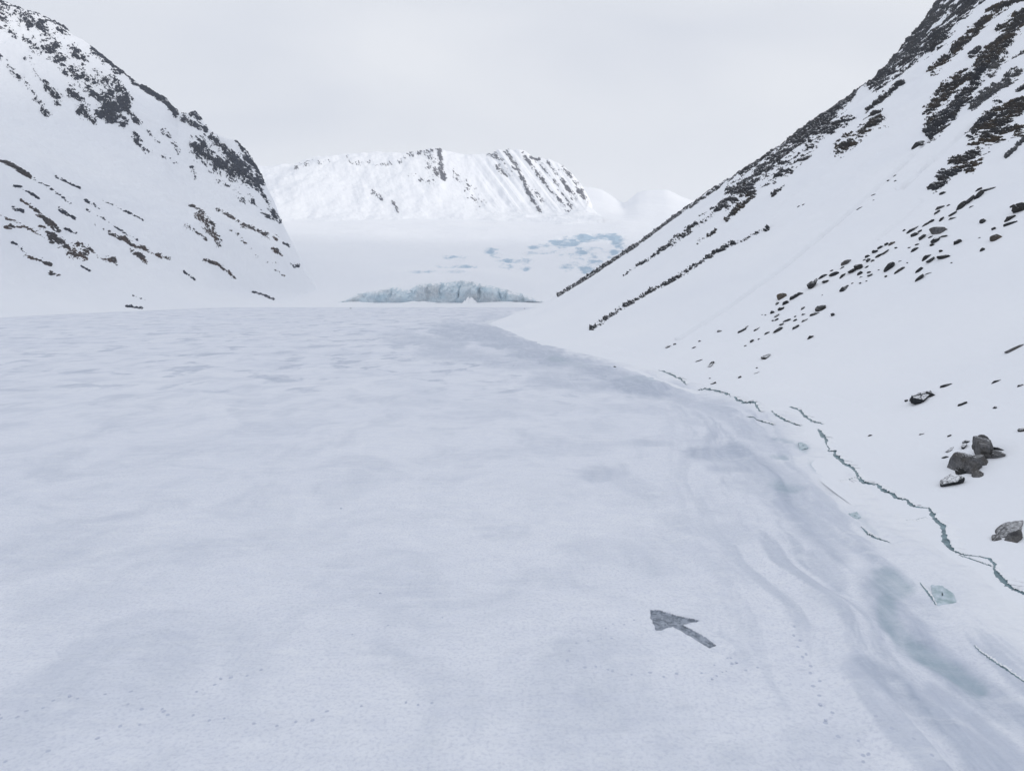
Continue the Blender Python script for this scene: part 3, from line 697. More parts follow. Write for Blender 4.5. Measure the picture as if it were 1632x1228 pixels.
FO = [
 ([(700, 238), (703, 262), (708, 284)], 6, 1.1, 'dark upright cliff on the summit of the far mountain'),
 ([(684, 252), (694, 276)], 9, .68, 'broken rock left of the dark summit cliff'),
 ([(656, 278), (672, 288), (692, 292)], 6, .55, 'faint rocks under the broken summit rock'),
 ([(668, 245), (690, 240)], 4, .8, 'rocks on the skyline left of the summit cliff'),
 ([(592, 305), (610, 317)], 4.6, .95, 'lone rock patch in the snow bowl'),
 ([(626, 322), (634, 338)], 4.6, .95, 'second lone rock patch lower in the snow bowl'),
 ([(472, 268), (492, 260), (524, 258)], 5, .5, 'sparse rocks at the left end of the far skyline'),
 ([(556, 252), (564, 262), (590, 257)], 5, .52, 'small rocks on the far skyline above the bowl'),
 ([(603, 262), (622, 262)], 4, .85, 'dark rock bar under the far skyline'),
 ([(636, 258), (657, 248)], 6, .65, 'rocks between the bar and the summit cliff'),
 ([(786, 248), (808, 278)], 8, .58, 'speckled rocks left of the striped face'),
 ([(808, 243), (820, 262), (829, 276)], 5.5, .85, 'top of the first long rib of the striped face'),
 ([(829, 276), (840, 300), (848, 318), (860, 337)], 5, .85, 'lower half of the first long rib of the striped face'),
 ([(832, 244), (850, 268), (872, 297)], 4.6, .85, 'top of the second rib of the striped face'),
 ([(872, 297), (888, 316), (906, 336)], 4.6, .72, 'lower half of the second rib of the striped face'),
 ([(856, 256), (876, 280), (896, 308), (912, 330)], 4.4, .7, 'third rib of the striped face'),
 ([(872, 260), (895, 284), (918, 318)], 5.2, .8, 'fourth rib of the striped face'),
 ([(895, 268), (912, 284), (926, 305), (936, 324)], 5.2, .85, 'rightmost rib of the striped face on the skyline'),
 ([(848, 302), (864, 322)], 5, .6, 'rocks between the first and second ribs'),
 ([(726, 280), (745, 300), (765, 325)], 8, .42, 'faint specks in the pale gully'),
 ([(845, 252), (860, 254)], 3, .8, 'small rocks on the skyline above the striped face'),
]
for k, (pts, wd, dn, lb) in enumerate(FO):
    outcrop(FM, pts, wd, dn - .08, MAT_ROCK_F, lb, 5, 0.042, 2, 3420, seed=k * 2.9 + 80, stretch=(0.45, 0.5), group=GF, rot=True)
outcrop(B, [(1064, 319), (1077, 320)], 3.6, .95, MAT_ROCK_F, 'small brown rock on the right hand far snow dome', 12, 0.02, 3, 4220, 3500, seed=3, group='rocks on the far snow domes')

# ------------------------------------------------------------------ boulders
def ico(sub):
    import bmesh
    bm = bmesh.new(); bmesh.ops.create_icosphere(bm, subdivisions=sub, radius=1.0)
    bm.verts.ensure_lookup_table()
    V = np.array([v.co[:] for v in bm.verts]); Fc = np.array([[v.index for v in f.verts] for f in bm.faces]); bm.free()
    return V, Fc
ICO4 = ico(5); ICO3 = ico(3)
def boulder_shape(seed, hi=False, cuts=13):
    r = np.random.default_rng(seed); V, Fc = ICO4 if hi else ICO3; V = V.copy()
    for _ in range(cuts):
        n = r.normal(size=3); n /= np.linalg.norm(n); d0 = r.uniform(0.36, 0.80)
        d = V @ n; V = V - n * np.clip(d - d0, 0, None)[:, None] * 0.93
    for _ in range(2 if hi else 1):            # joints
        n = r.normal(size=3); n /= np.linalg.norm(n); d = V @ n - r.uniform(-.3, .3)
        V = V * (1 - 0.10 * np.exp(-(d / 0.05) ** 2))[:, None]
    V = V * (1 + 0.11 * fbm(V[:, 0] * 1.5, V[:, 1] * 1.5, V[:, 2] * 1.5 + seed, 5 if hi else 3, .6))[:, None]
    return V, Fc
SHAPES = [boulder_shape(s) for s in range(14)]
def place_boulders(items, mats_):
    """items: (px, py, length px, thickness px, screen angle deg, mat key, label, group)"""
    A = np.array([[i[0], i[1], i[2], i[3], i[4]] for i in items], float)
    ang = np.radians(A[:, 4]); dx = np.cos(ang) * A[:, 2] / 2; dy = -np.sin(ang) * A[:, 2] / 2
    C = cast_R(A[:, 0], A[:, 1])
    P1 = cast_R(A[:, 0] - dx, A[:, 1] - dy); P2 = cast_R(A[:, 0] + dx, A[:, 1] + dy)
    eps = 0.6
    hx = (height_R(C[:, 0] + eps, C[:, 1]) - height_R(C[:, 0] - eps, C[:, 1])) / (2 * eps)
    hy = (height_R(C[:, 0], C[:, 1] + eps) - height_R(C[:, 0], C[:, 1] - eps)) / (2 * eps)
    for k, it in enumerate(items):
        c = Vector(C[k]); n = Vector((-hx[k], -hy[k], 1)).normalized()
        dist = (c - Vector((0, 0, H))).length; m = dist / F
        a = Vector(P2[k] - P1[k]); a -= n * a.dot(n)
        want = A[k, 2] * m
        if a.length < 1e-3: a = Vector((1, 0, 0))
        la = min(max(a.length, want * 0.8), want * 1.5); a.normalize()
        b = n.cross(a)
        th = A[k, 3] * m
        rb_, rn = max(th * 0.68, la * 0.17), th * 0.50
        hi = A[k, 2] > 17
        V, Fc = boulder_shape(500 + k, True, 15) if hi else SHAPES[k % len(SHAPES)]
        W = V * np.array([la / 2 * 1.2, rb_ * 1.15, rn * 1.25])
        Bm = np.array([a[:], b[:], n[:]])
        Pw = W @ Bm + np.array(c[:]) + np.array(n[:]) * rn * 0.12
        o = link_mesh('boulder', Pw, Fc, mats_[it[5]], smooth=False)
        tag(o, it[6], 'boulder', it[7])
BM = {'D': MAT_BOULDER, 'G': MAT_BOULDER_G, 'B': MAT_BOULDER_B}
items = []
# long boulder field: coordinates read in an enlargement of the photo (origin 1132,300 / 3.264)
Z6 = """45,745,28,18,20 160,745,50,16,30 190,722,26,8,40 243,732,36,8,35 183,820,18,8,30 215,798,26,12,40 252,785,14,8,20 292,757,30,10,30
370,710,22,14,30 355,740,50,16,35 400,690,40,12,20 440,688,24,14,30 443,668,14,8,20 485,657,22,14,20 487,690,36,14,35 440,727,40,16,35
483,625,30,12,35 545,655,50,14,20 580,628,46,34,60 636,662,24,16,25 520,777,28,22,10 320,650,24,18,20 345,665,26,12,40 325,690,12,8,10 346,685,18,10,30
270,658,8,6,0 288,660,8,6,0 375,567,52,34,30,B 462,552,46,22,20 430,572,50,24,35 390,600,60,24,35 370,627,30,20,40 350,600,30,10,60
527,515,44,34,50 545,485,40,12,50 580,465,50,14,30 600,488,34,18,20 645,452,50,20,25 632,430,18,8,20 685,415,30,10,30 715,385,54,24,35,G 690,455,36,18,50
735,435,60,26,30 770,415,50,34,20 782,445,36,20,20 820,355,26,14,20 800,375,20,8,20 820,380,26,14,50 815,410,24,10,30 842,380,22,10,20
830,455,26,14,30 825,440,20,10,20 780,495,14,8,10 812,483,12,8,10 740,495,14,6,20 785,462,20,8,20 690,530,56,22,35 705,515,24,12,40 583,556,6,5,0
858,330,24,20,40 885,310,40,14,35 915,295,30,12,30 943,290,36,18,20,B 880,350,60,14,35 910,335,40,12,40 965,312,14,8,10
935,415,46,26,50 980,432,60,12,35 915,460,16,10,20 877,425,14,8,20 985,380,20,6,20 1025,388,10,6,0
1010,220,18,10,20 1055,215,70,14,35 1065,245,50,22,30 1100,262,50,16,40 1090,225,30,12,30 1060,325,40,14,35 1035,310,14,8,20 1075,295,20,8,20
1150,175,30,12,30 1120,190,50,14,30 1185,225,80,44,10,G 1205,160,34,16,60 1190,105,50,20,30 1175,130,36,12,40 1240,90,20,8,20 1175,270,50,22,40 1155,297,30,14,30
1215,252,50,8,10 1145,255,24,10,20 1125,360,70,16,40 1145,378,44,18,40 1198,330,18,12,10 1215,362,60,28,15 1255,388,10,8,0 1088,425,54,16,40 1090,470,60,22,40 1130,445,40,6,20
1280,287,40,24,35 1418,322,28,18,20 1490,260,50,30,20,B 1415,178,34,24,20 1473,215,28,12,25 1400,258,10,6,0
1310,95,80,22,35 1350,65,50,20,50 1400,40,70,24,40 1450,8,60,14,20 1395,10,40,16,30 1265,135,50,12,30 1260,158,40,14,20 1355,98,24,8,30
1610,115,60,40,40 1555,160,60,22,35 1560,188,70,16,20 1575,95,40,12,30 1018,1108,16,12,30 1482,1142,20,14,20
240,935,10,7,0 240,960,30,4,20 155,982,18,10,40 10,912,20,14,40 20,1014,32,9,30 850,35,26,5,20 850,62,12,5,20 775,105,34,7,30 765,112,12,6,20 460,95,20,6,30 485,85,16,5,30
1205,30,36,14,20 1570,925,0,0,0 925,-38,20,6,20 960,-65,20,6,30 960,-36,14,6,20 660,-180,20,6,20 1103,-226,14,10,40"""
def zone(zx, zy):
    if zx < 320 and zy > 700: return 'lower left tip of the boulder field near the shore cracks'
    if zx < 700 and zy > 600: return 'lower edge of the boulder field around the black tree-like boulder'
    if zx < 500: return 'lower cluster of the boulder field beside the brownish block'
    if zx < 660: return 'boulder field just above its lower cluster'
    if zx < 860: return 'middle of the boulder field near the pale slab'
    if zx < 1000: return 'boulder field between the pale slab and the grey green block'
    if zx < 1250 and zy < 310: return 'upper boulder field around the grey green block'
    if zx < 1270: return 'lower right side of the boulder field'
    return 'top right end of the boulder field'
seen = {}
for tok in Z6.split():
    q = tok.split(','); zx, zy, ln, tk, an = map(float, q[:5]); mk_ = q[5] if len(q) > 5 else 'D'
    if ln == 0: continue
    size = 'tiny' if ln < 16 else 'small' if ln < 32 else 'middling' if ln < 50 else 'long'
    shp = 'flat' if tk < ln * 0.35 else 'wedge shaped' if tk < ln * .6 else 'blocky'
    cn = {'D': 'dark', 'G': 'pale grey', 'B': 'brownish'}[mk_]
    items.append([1132 + zx / 3.264, 300 + zy / 3.264, ln / 3.264 * 1.08, tk / 3.264 * 1.12, an, mk_, f'{size} {shp} {cn} rock, {zone(zx, zy)}', 'rocks of the boulder field on the right slope'])
GB = 'single boulders on the lower right slope'
for it in [
 (1468, 637, 40, 19, 38, 'D', 'large dark humped boulder alone on the snow above the shore'),
 (1482, 631, 20, 14, 15, 'D', 'rounded head of dark boulder leaning on the large humped boulder'),
 (1507, 615, 19, 7, 20, 'D', 'small flat boulder just above the large humped boulder'),
 (1588, 608, 17, 5, 25, 'D', 'thin sliver of rock right of the humped boulder'),
 (1625, 615, 10, 5, 30, 'D', 'small rock at the right edge level with the humped boulder'),
 (1532, 645, 17, 5.5, 25, 'D', 'slim rock between the humped boulder and the right edge'),
 (1619, 555, 34, 6.5, 27, 'G', 'long thin grey slab at the right edge'),
 (1220, 569, 21, 9, 35, 'D', 'dark wedge boulder alone below the boulder field'),
 (1065, 553, 11, 5, 35, 'D', 'tiny dark rock near the bay above the snow fan'),
 (1075, 549, 7, 3, 15, 'D', 'speck of rock beside the tiny rock near the bay'),
 (1106, 554, 8, 3, 20, 'D', 'speck of rock on the snow fan'),
 (1114, 544, 4, 3, 0, 'D', 'dot of rock high on the snow fan'),
 (1132, 582, 15, 4, 60, 'D', 'thin upright splinter of rock near the crack'),
 (1114, 575, 12, 2, 20, 'D', 'faint low rock above the crack'),
 (1137, 611, 12, 3.6, 35, 'D', 'little slanted rock touching the cracked shore'),
 (1131, 603, 4, 3, 0, 'D', 'dot of rock over the little slanted rock'),
 (1179, 601, 8, 4, 40, 'D', 'small rock between the crack and the dark wedge boulder'),
 (1387, 694, 7, 4, 20, 'D', 'small rock above the bend of the teal crack'),
 (1468, 692, 8.5, 4, 25, 'D', 'small rock upslope of the teal crack'),
 (1512, 695, 7, 3.5, 30, 'D', 'small rock left above the grey boulder heap'),
 (1507, 729, 13, 4, 10, 'D', 'slim rock left of the grey boulder heap'),
 (1514, 716, 15, 2, 40, 'D', 'thin streak of rock left of the grey boulder heap'),
 (1540, 705, 14, 6, 25, 'D', 'dark hooked rock above the grey boulder heap'),
 (1536, 713, 14, 6, 60, 'D', 'dark rock standing under the hooked rock'),
 (1573, 708, 19, 6, 22, 'D', 'dark pointed rock on top of the grey boulder heap'),
 (1588, 715, 20, 4.5, -10, 'D', 'flat dark rock at the upper right of the grey heap'),
 (1570, 722, 46, 34, 22, 'G', 'upper grey boulder of the big heap'),
 (1545, 744, 44, 40, 35, 'G', 'lower grey boulder of the big heap, cracked'),
 (1586, 726, 26, 20, 20, 'G', 'right end block of the big grey heap'),
 (1559, 736, 30, 24, 30, 'G', 'grey block wedged in the middle of the big heap'),
 (1557, 757, 24, 14, 10, 'G', 'grey block at the foot of the heap'),
 (1521, 768, 34, 20, 55, 'D', 'dark broken rock at the bottom left of the heap'),
 (1531, 754, 22, 13, 20, 'D', 'dark rock wedged under the grey boulders'),
 (1606, 846, 60, 7, 35, 'G', 'long grey ridge of rock at the right edge near the crack'),
 (1615, 858, 30, 17, 25, 'G', 'grey rock under the long ridge at the right edge'),
 (1588, 858, 18, 8, 15, 'G', 'left tip of the grey rocks at the right edge'),
 (1631, 686, 7, 8, 80, 'D', 'dark rock cut by the right edge above the heap'),
 (1463, 232, 18, 9, 35, 'D', 'oval grey rock alone in the snow gully'),
]: items.append(list(it) + [GB])
place_boulders(items, BM)

# ------------------------------------------------------------------ glacier front (ice cliff at the head of the lake)
m = M('glacier_ice', 0.45)
a = m.noise(0.05, 5, 0.6, (1, 1, 1.5)); b = m.noise(0.3, 6, 0.7, (1, 1, 1)); cdirt = m.noise(0.03, 4, 0.6, off=9)
vor = m.n('ShaderNodeTexVoronoi', feature='DISTANCE_TO_EDGE', Scale=0.045); mpv = m.n('ShaderNodeMapping'); mpv.inputs['Scale'].default_value = (1, 1, 0.6)
nv = m.n('ShaderNodeTexNoise', Scale=0.15, Detail=4); m.l(m.geo.outputs['Position'], nv.inputs['Vector'])
ad = m.n('ShaderNodeVectorMath', operation='MULTIPLY_ADD'); m.l(nv.outputs['Color'], ad.inputs[0]); ad.inputs[1].default_value = (14, 14, 14); m.l(m.geo.outputs['Position'], ad.inputs[2])
m.l(ad.outputs[0], mpv.inputs['Vector']); m.l(mpv.outputs[0], vor.inputs['Vector'])
c = m.mix(m.ramp(a, [(0.35, 0.0), (0.65, 1.0)]), (0.50, 0.63, 0.71), (0.68, 0.76, 0.81))
c = m.mix(m.math('MULTIPLY', m.ramp(cdirt, [(0.45, 0.0), (0.65, 1.0)]), 0.6), c, (0.48, 0.49, 0.51))
c = m.mix(m.ramp(vor.outputs['Distance'], [(0.0, 0.45), (0.02, 0.0)]), c, (0.22, 0.30, 0.35))
sxx = m.n('ShaderNodeSeparateXYZ'); m.l(m.geo.outputs['Normal'], sxx.inputs[0])
c = m.mix(m.ramp(m.math('ADD', sxx.outputs['Z'], m.math('MULTIPLY', m.math('SUBTRACT', b, .5), .8)), [(0.86, 0.0), (0.98, 1.0)]), c, SNOW)
m.color(c); m.bump(m.math('ADD', a, b), 1.5, 0.6); MAT_GICE = m.m
cx_ = np.linspace(545, 868, 420)
top = curve([(545, 479), (556, 476), (566, 470), (580, 465), (600, 462), (625, 457.5), (640, 458), (652, 462), (668, 452), (690, 451), (706, 449), (728, 447), (741, 446), (750, 448), (762, 451), (790, 456), (815, 463), (838, 470), (855, 477), (868, 481)], cx_) + 1.6 * fbm(cx_ * .09, cx_ * 0, 2.0, 4)
rows = []
TT = np.concatenate([np.linspace(0, 1, 60), np.linspace(1.02, 1.6, 20)])
for t in TT:
    if t <= 1:
        Yf = 905 + 17 * t ** 1.8
        xt, yt, zt = unproj(cx_, top, 922.0); x0 = (cx_ - CX) / F * 905 / cp
        z = 3.0 + (zt - 3.0) * (1 - (1 - t) ** 1.5) ; x = x0 * (1 - t) + xt * t; y = np.full_like(x, Yf)
    else:
        q = (t - 1) / .6; x, y, z = xt * (1 + q * .06), np.full_like(xt, 922.0 + q * 75), zt - q * 9
    rows.append(np.stack([x, y, z], -1))
GP = np.stack(rows)
def cell(x, z, s, seed):
    r = np.random.default_rng(seed); best = np.full(np.shape(x), 9.); sec = best.copy()
    xi = np.floor(x / s).astype(int); zi = np.floor(z / s).astype(int); val = np.zeros(np.shape(x))
    tab = r.random((64, 64, 3))
    for a in (-1, 0, 1):
        for b in (-1, 0, 1):
            q = tab[(xi + a) % 64, (zi + b) % 64]
            d = np.hypot(x / s - (xi + a + q[..., 0]), z / s - (zi + b + q[..., 1]))
            nb = d < best; sec = np.where(nb, best, np.minimum(sec, d)); val = np.where(nb, q[..., 2], val); best = np.where(nb, d, best)
    return val, sec - best
fade = np.sin(np.clip(TT, 0, 1) * math.pi * .92 + 0.15)[:, None] * (TT <= 1.0)[:, None] * sst(0, 12, GP[-20:-19, :, 2].repeat(len(TT), 0) + 5)
wz = GP[..., 0] + 5 * fbm(GP[..., 0] * .08, GP[..., 2] * .08, 1.0, 3)
v1, e1 = cell(wz, GP[..., 2] * .55, 24.0, 3); v2, e2 = cell(wz, GP[..., 2], 7.0, 5)
GP[..., 1] -= fade * (11 * (.4 + .6 * v1) * sst(0, .3, e1) ** .6 + 1.5 * v2 * sst(0, .3, e2) + 4.5 * fbm(GP[..., 0] * .16, GP[..., 2] * .1, 4.0, 4))
ge = empty('glacier_front', (GP[..., 0].mean(), 905, 0))
tag(ge, 'pale blue cracked ice cliff of the glacier at the far end of the lake', 'ice cliff')
sheet('ice_face', GP, MAT_GICE, flip=True, parent=ge)
# snow lying against and on the cliff
m = M('snow_banked', 0.8); m.color(SNOW); m.bump(m.noise(0.3, 5, 0.6), 0.5, .6); MAT_SB = m.m
def snow_bank(px0, px1, py0, Y, h_px, parent, seed):
    n = 46; t = np.linspace(0, 1, n); pxx = px0 + (px1 - px0) * t
    prof = np.sin(t * math.pi) ** 1.2 * (0.75 + 0.5 * fbm(t * 5, t * 0, seed, 3))
    x0 = (pxx - CX) / F * (Y / cp); hh = h_px / F * Y * prof
    dep = np.array([-14, -9, -4, 0, 6, 16])[:, None]; k = np.array([0, .45, .85, 1, .9, .3])[:, None]
    _, _, zb = unproj(pxx, np.full(n, float(py0)), float(Y))
    P = np.stack([np.repeat(x0[None], 6, 0), Y + dep + 0 * x0[None], 1.0 + (hh[None] + 2.2) * k], -1)
    sheet('snow_bank', P, MAT_SB, flip=True, parent=parent)
snow_bank(738, 762, 482, 888, 12, ge, 1); snow_bank(640, 700, 481, 893, 3.2, ge, 3)
snow_bank(540, 600, 482, 893, 2, ge, 4); snow_bank(760, 850, 482, 893, 2.2, ge, 5)
# fallen ice blocks in front of the cliff
def small_block(px, py, lpx, tpx, mat, label, cat, grp, seed, name):
    x, y = ground(px, py); mm = y / F
    V, Fc = boulder_shape(900 + seed)
    P = V * np.array([lpx * mm / 2, lpx * mm / 2, tpx * mm / 2]) + np.array([x, y, tpx * mm * .2])
    tag(link_mesh(name, P, Fc, mat, smooth=False), label, cat, grp)
for k, (px, py, l_, t_, lb) in enumerate([(700, 481.5, 7, 4, 'fallen ice block under the darkest crack of the ice cliff'), (709, 482.5, 8, 3, 'fallen ice block right of the darkest crack of the cliff'),
    (717, 482, 5, 3, 'small fallen ice block in front of the dirty middle of the cliff'), (689, 481.5, 4, 2.5, 'small fallen ice block left of the darkest crack'),
    (757, 482.3, 3, 2, 'lump of ice right of the snow cone at the cliff'), (835, 483.5, 3, 2, 'lump of ice at the right foot of the cliff'), (648, 482, 4, 2, 'lump of ice under the left part of the cliff')]):
    small_block(px, py, l_, t_, MAT_GICE, lb, 'ice block', 'ice blocks fallen from the cliff', k, 'ice_block')
for k, (px, py, l_, t_, lb) in enumerate([(559, 491.5, 3.2, 1.6, 'tiny dark stone on the lake left of the ice cliff'), (290, 488, 3.4, 1.8, 'tiny dark stone at the far lake shore below the curved rib'), (279, 489.5, 3, 1.5, 'fainter stone beside the tiny shore stone'),
    (854, 488, 3, 2, 'dark stone at the foot of the rocky edge by the ice cliff'), (836, 492, 2.5, 1.6, 'dark stone on the snow right of the cliff'), (980, 585, 5, 3, 'dark lump poking through cracked ice in the bay')]):
    small_block(px, py, l_, t_, MAT_BOULDER, lb, 'stone', None, 50 + k, 'stone')

# ------------------------------------------------------------------ shore cracks
m = M('crack_ice', 0.35); a = m.noise(1.2, 5, .6)
m.color(m.mix(m.ramp(a, [(0.35, 0.0), (0.65, 1.0)]), (0.05, 0.10, 0.12), (0.22, 0.33, 0.37))); MAT_CR = m.m
m = M('crack_lip_snow', .8); m.color(SNOW); m.bump(m.noise(2.0, 4, .6), .08, .6); MAT_LIP = m.m
def surf(x, y): return np.maximum(height_R(x, y), lake_h(x, y) * sst(1000, 300, y))
def crack(pts, wpx, label, seed):
    P = []; ends = wpx > 0; pts = [p if len(p) == 3 else (*p, wpx) for p in pts]
    for (a0, b0, w0), (a1, b1, w1) in zip(pts[:-1], pts[1:]):
        n = max(3, int(math.hypot(a1 - a0, b1 - b0) * 1.2))
        for k in range(n): P.append((a0 + (a1 - a0) * k / n, b0 + (b1 - b0) * k / n, w0 + (w1 - w0) * k / n))
    P.append(pts[-1]); P = np.array(P); wv = P[:, 2]; s = np.linspace(0, 1, len(P))
    ar = np.arange(len(P)) * 0.45
    P[:, 0] += 1.3 * fbm(ar * .7, ar * 0, seed, 3); P[:, 1] += 1.6 * fbm(ar * .7, ar * 0 + 4, seed, 3)
    W = cast_R(P[:, 0], P[:, 1])
    c = np.stack([W[:, 0], W[:, 1]], -1)
    cs_ = np.stack([np.convolve(np.pad(c[:, q], 6, 'edge'), np.ones(13) / 13, 'valid') for q in (0, 1)], -1)
    t = np.gradient(cs_, axis=0); t /= np.linalg.norm(t, axis=1)[:, None] + 1e-9
    nrm = np.stack([t[:, 1], -t[:, 0]], -1)
    sgn = np.sign((nrm[:, 0]).mean()); nrm = nrm * (sgn if sgn != 0 else 1)      # towards the slope
    dist = np.hypot(W[:, 0], W[:, 1]); mm = dist / F * np.clip(dist / 60.0, 1.0, 1.6)
    ww = wv * mm * (0.15 + np.clip(0.95 + 1.3 * fbm(ar * .35, ar * 0, seed + 7, 3), .1, 1.8)) * (np.sin(np.clip(s, .02, .98) * math.pi) ** .35 if ends else 1.0)
    lipc = 0.35 * ww
    def row(off, dz): 
        q = c + nrm * off[:, None]; return np.stack([q[:, 0], q[:, 1], surf(q[:, 0], q[:, 1]) + dz], -1)
    gap = np.stack([row(-ww * .55, -0.04 + 0 * ww), row(-ww * .5, 0.03 + 0 * ww), row(0 * ww, 0.03 + 0 * ww), row(ww * .5, 0.035 + 0 * ww), row(ww * .55, 0.03 + lipc * .8)])
    lip = np.stack([row(ww * .52, 0.03 + lipc * .8), row(ww * .55, 0.03 + lipc * 1.0), row(ww * 0.9 + np.minimum(.05, ww * .3), 0.03 + lipc * .8), row(ww * 1.6 + np.minimum(.25, ww), .02 + lipc * .3), row(ww * 2.6 + np.minimum(.6, ww * 2.2), -0.08 + 0 * ww)])
    rt = empty('ice_crack', W[len(W) // 2].tolist()); tag(rt, label, 'ice crack', 'cracks where lake ice meets the shore')
    sheet('gap', gap, MAT_CR, parent=rt, smooth=False); sheet('snow_lip', lip, MAT_LIP, parent=rt)
for k, (pts, wd, lb) in enumerate([
 ([(1303, 684, .6), (1307, 688, 2), (1310, 694, 3), (1317, 701, 2.2), (1317, 708, .7), (1322, 716, .7), (1320, 719, 2.2), (1331, 719, 2.2), (1330, 726, 1.8), (1336, 730, 3.4), (1343, 736, 2.4), (1344, 739, 1.6), (1352, 742, 2.6), (1360, 747, 1.6), (1366, 755, 1.3), (1368, 761, 2.4), (1375, 769, 3.6), (1391, 772, 1.6), (1398, 772, 1.2), (1404, 779, 3.4), (1412, 784, 2.6), (1422, 787, 2.2), (1428, 794, 2.4), (1446, 797, 1.1), (1449, 803, 2.4), (1456, 807, 2.2), (1470, 809, .9), (1480, 809, .5), (1484, 816, 2.6), (1488, 825, 2.8), (1495, 833, 3.2), (1503, 838, 3.2), (1504, 850, 3.6), (1506, 862, 4.6), (1513, 872, 4.2), (1520, 878, 1.6), (1536, 884, 1.2), (1556, 886, .5), (1576, 890, 1.8), (1586, 900, 2.2), (1584, 906, 1.2), (1590, 917, 4.2), (1605, 932, 4.4), (1613, 938, 2.2), (1632, 946, 3.0), (1650, 956, 2.5)], 0, 'main teal crack stepping down the whole shore to the right edge'),
 ([(1528, 884, .6), (1552, 892, .9), (1580, 902, .9)], 0, 'hairline crack just below the main crack near the right edge'),
 ([(1258, 648), (1275, 654), (1281, 662), (1293, 671), (1312, 676)], 1.9, 'thin crack highest on the snow at the bend'),
 ([(1229, 655), (1238, 664), (1250, 671), (1275, 678)], 2.0, 'thin crack left of the highest crack'),
 ([(1190, 667), (1212, 671), (1234, 678)], 1.4, 'faint crack lowest on the ice at the bend'),
 ([(1170, 635), (1182, 640), (1203, 643), (1212, 655)], 2.4, 'dark patchy crack at the mouth of the bay'),
 ([(1112, 620), (1130, 623), (1150, 628), (1165, 633)], 1.8, 'broken crack beside the little slanted rock'),
 ([(1050, 590), (1062, 594), (1085, 605), (1094, 614)], 1.7, 'farthest crack along the snow fan'),
 ([(1334, 763), (1352, 764), (1368, 760)], 1.5, 'thin branch reaching left from the dark curving crack'),
 ([(1445, 828), (1462, 828), (1476, 824)], 1.3, 'thin branch left of the wide teal crack'),
 ([(1372, 842), (1382, 852), (1395, 859), (1418, 866)], 1.6, 'teal crack with a bright edge inside the shore ice'),
 ([(1466, 928), (1474, 938), (1482, 948), (1492, 962)], 1.5, 'thin dark crack beside the greenish ice slab'),
 ([(1552, 1030), (1562, 1040), (1582, 1055), (1605, 1073), (1640, 1098)], 1.2, 'faint crack running to the right edge near the bottom'),
]): crack(pts, wd, lb, k * 3.1)
# bare teal slabs of tilted ice
m = M('teal_slab', 0.4); a = m.noise(1.5, 5, .6)
m.color(m.mix(m.ramp(a, [(0.35, 0.0), (0.65, 1.0)]), (0.30, 0.41, 0.43), (0.58, 0.66, 0.72))); MAT_TS = m.m
def slab(poly, label, hgt):
    c = np.mean(poly, 0); pts = []
    for (a0, b0), (a1, b1) in zip(poly, poly[1:] + poly[:1]):
        for k in range(8): pts.append((a0 + (a1 - a0) * k / 8 + random.uniform(-.6, .6), b0 + (b1 - b0) * k / 8 + random.uniform(-.5, .5)))
    pts = np.array(pts); rings = []
    for f_, dz in ((1.03, -0.08), (1.0, 0.5), (0.9, .9), (0.6, 1.0), (0.05, 1.0)):
        q = c + (pts - c) * f_; W = cast_R(q[:, 0], q[:, 1])
        up = np.clip((W[:, 1] - W[:, 1].min()) / (np.ptp(W[:, 1]) + .01), 0, 1)
        W[:, 2] = surf(W[:, 0], W[:, 1]) + (dz * hgt * (0.25 + up) if dz > 0 else dz); rings.append(np.vstack([W, W[:1]]))
    tag(sheet('ice_slab', np.stack(rings), MAT_TS, smooth=False), label, 'ice slab', 'bare ice slabs along the shore')
slab([(1484, 934), (1500, 936), (1519, 948), (1524, 962), (1495, 964), (1487, 950)], 'greenish bare ice slab between the shore cracks at lower right', .22)
slab([(1273, 707), (1285, 707), (1288, 715), (1274, 717)], 'small square teal ice slab near the bend of the shore', .15)
slab([(1352, 816), (1365, 814), (1372, 822), (1362, 826)], 'small teal ice slab above the bright edged crack', .15)

# ------------------------------------------------------------------ the arrow cleared in the snow
m = M('cleared_ice', 0.4); a = m.noise(2.0, 6, .72, dist=.8); b = m.noise(7.0, 4, .7)
c = m.mix(m.ramp(a, [(0.42, 0.0), (0.60, 1.0)]), (0.10, 0.125, 0.16), (0.34, 0.38, 0.45))
c = m.mix(m.ramp(b, [(0.5, 0.0), (0.75, 0.5)]), c, (0.50, 0.54, 0.62)); m.color(c); m.bump(b, .05, .6); MAT_AR = m.m
m = M('shovelled_snow', .85); m.color((0.78, 0.82, 0.90)); m.bump(m.noise(5.0, 4, .6), .08, .7); MAT_SS = m.m
AR = [(1036, 973), (1047, 973), (1070, 980), (1084, 984), (1100, 987), (1119, 990.5), (1105, 993), (1094, 996), (1088.5, 997), (1101, 1004), (1115, 1011), (1128, 1018), (1142, 1027), (1137, 1030), (1131, 1033), (1122, 1029), (1111, 1022), (1098, 1015), (1086, 1008), (1072, 1000.5), (1066, 1001.5), (1055, 1006), (1046, 1006.5), (1042, 997), (1037, 986)]
gx, gy = ground([p[0] for p in AR], [p[1] for p in AR]); ar2 = np.stack([gx, gy], -1)
dense = []
for i in range(len(ar2)):
    a0, a1 = ar2[i], ar2[(i + 1) % len(ar2)]; n = max(2, int(np.linalg.norm(a1 - a0) / 0.12))
    for k in range(n): dense.append(a0 + (a1 - a0) * k / n)
dense = np.array(dense); ii = np.arange(len(dense))
dense += 0.085 * np.stack([fbm(ii * .3, ii * 0, 1.0, 2), fbm(ii * .3, ii * 0, 8.0, 2)], -1)
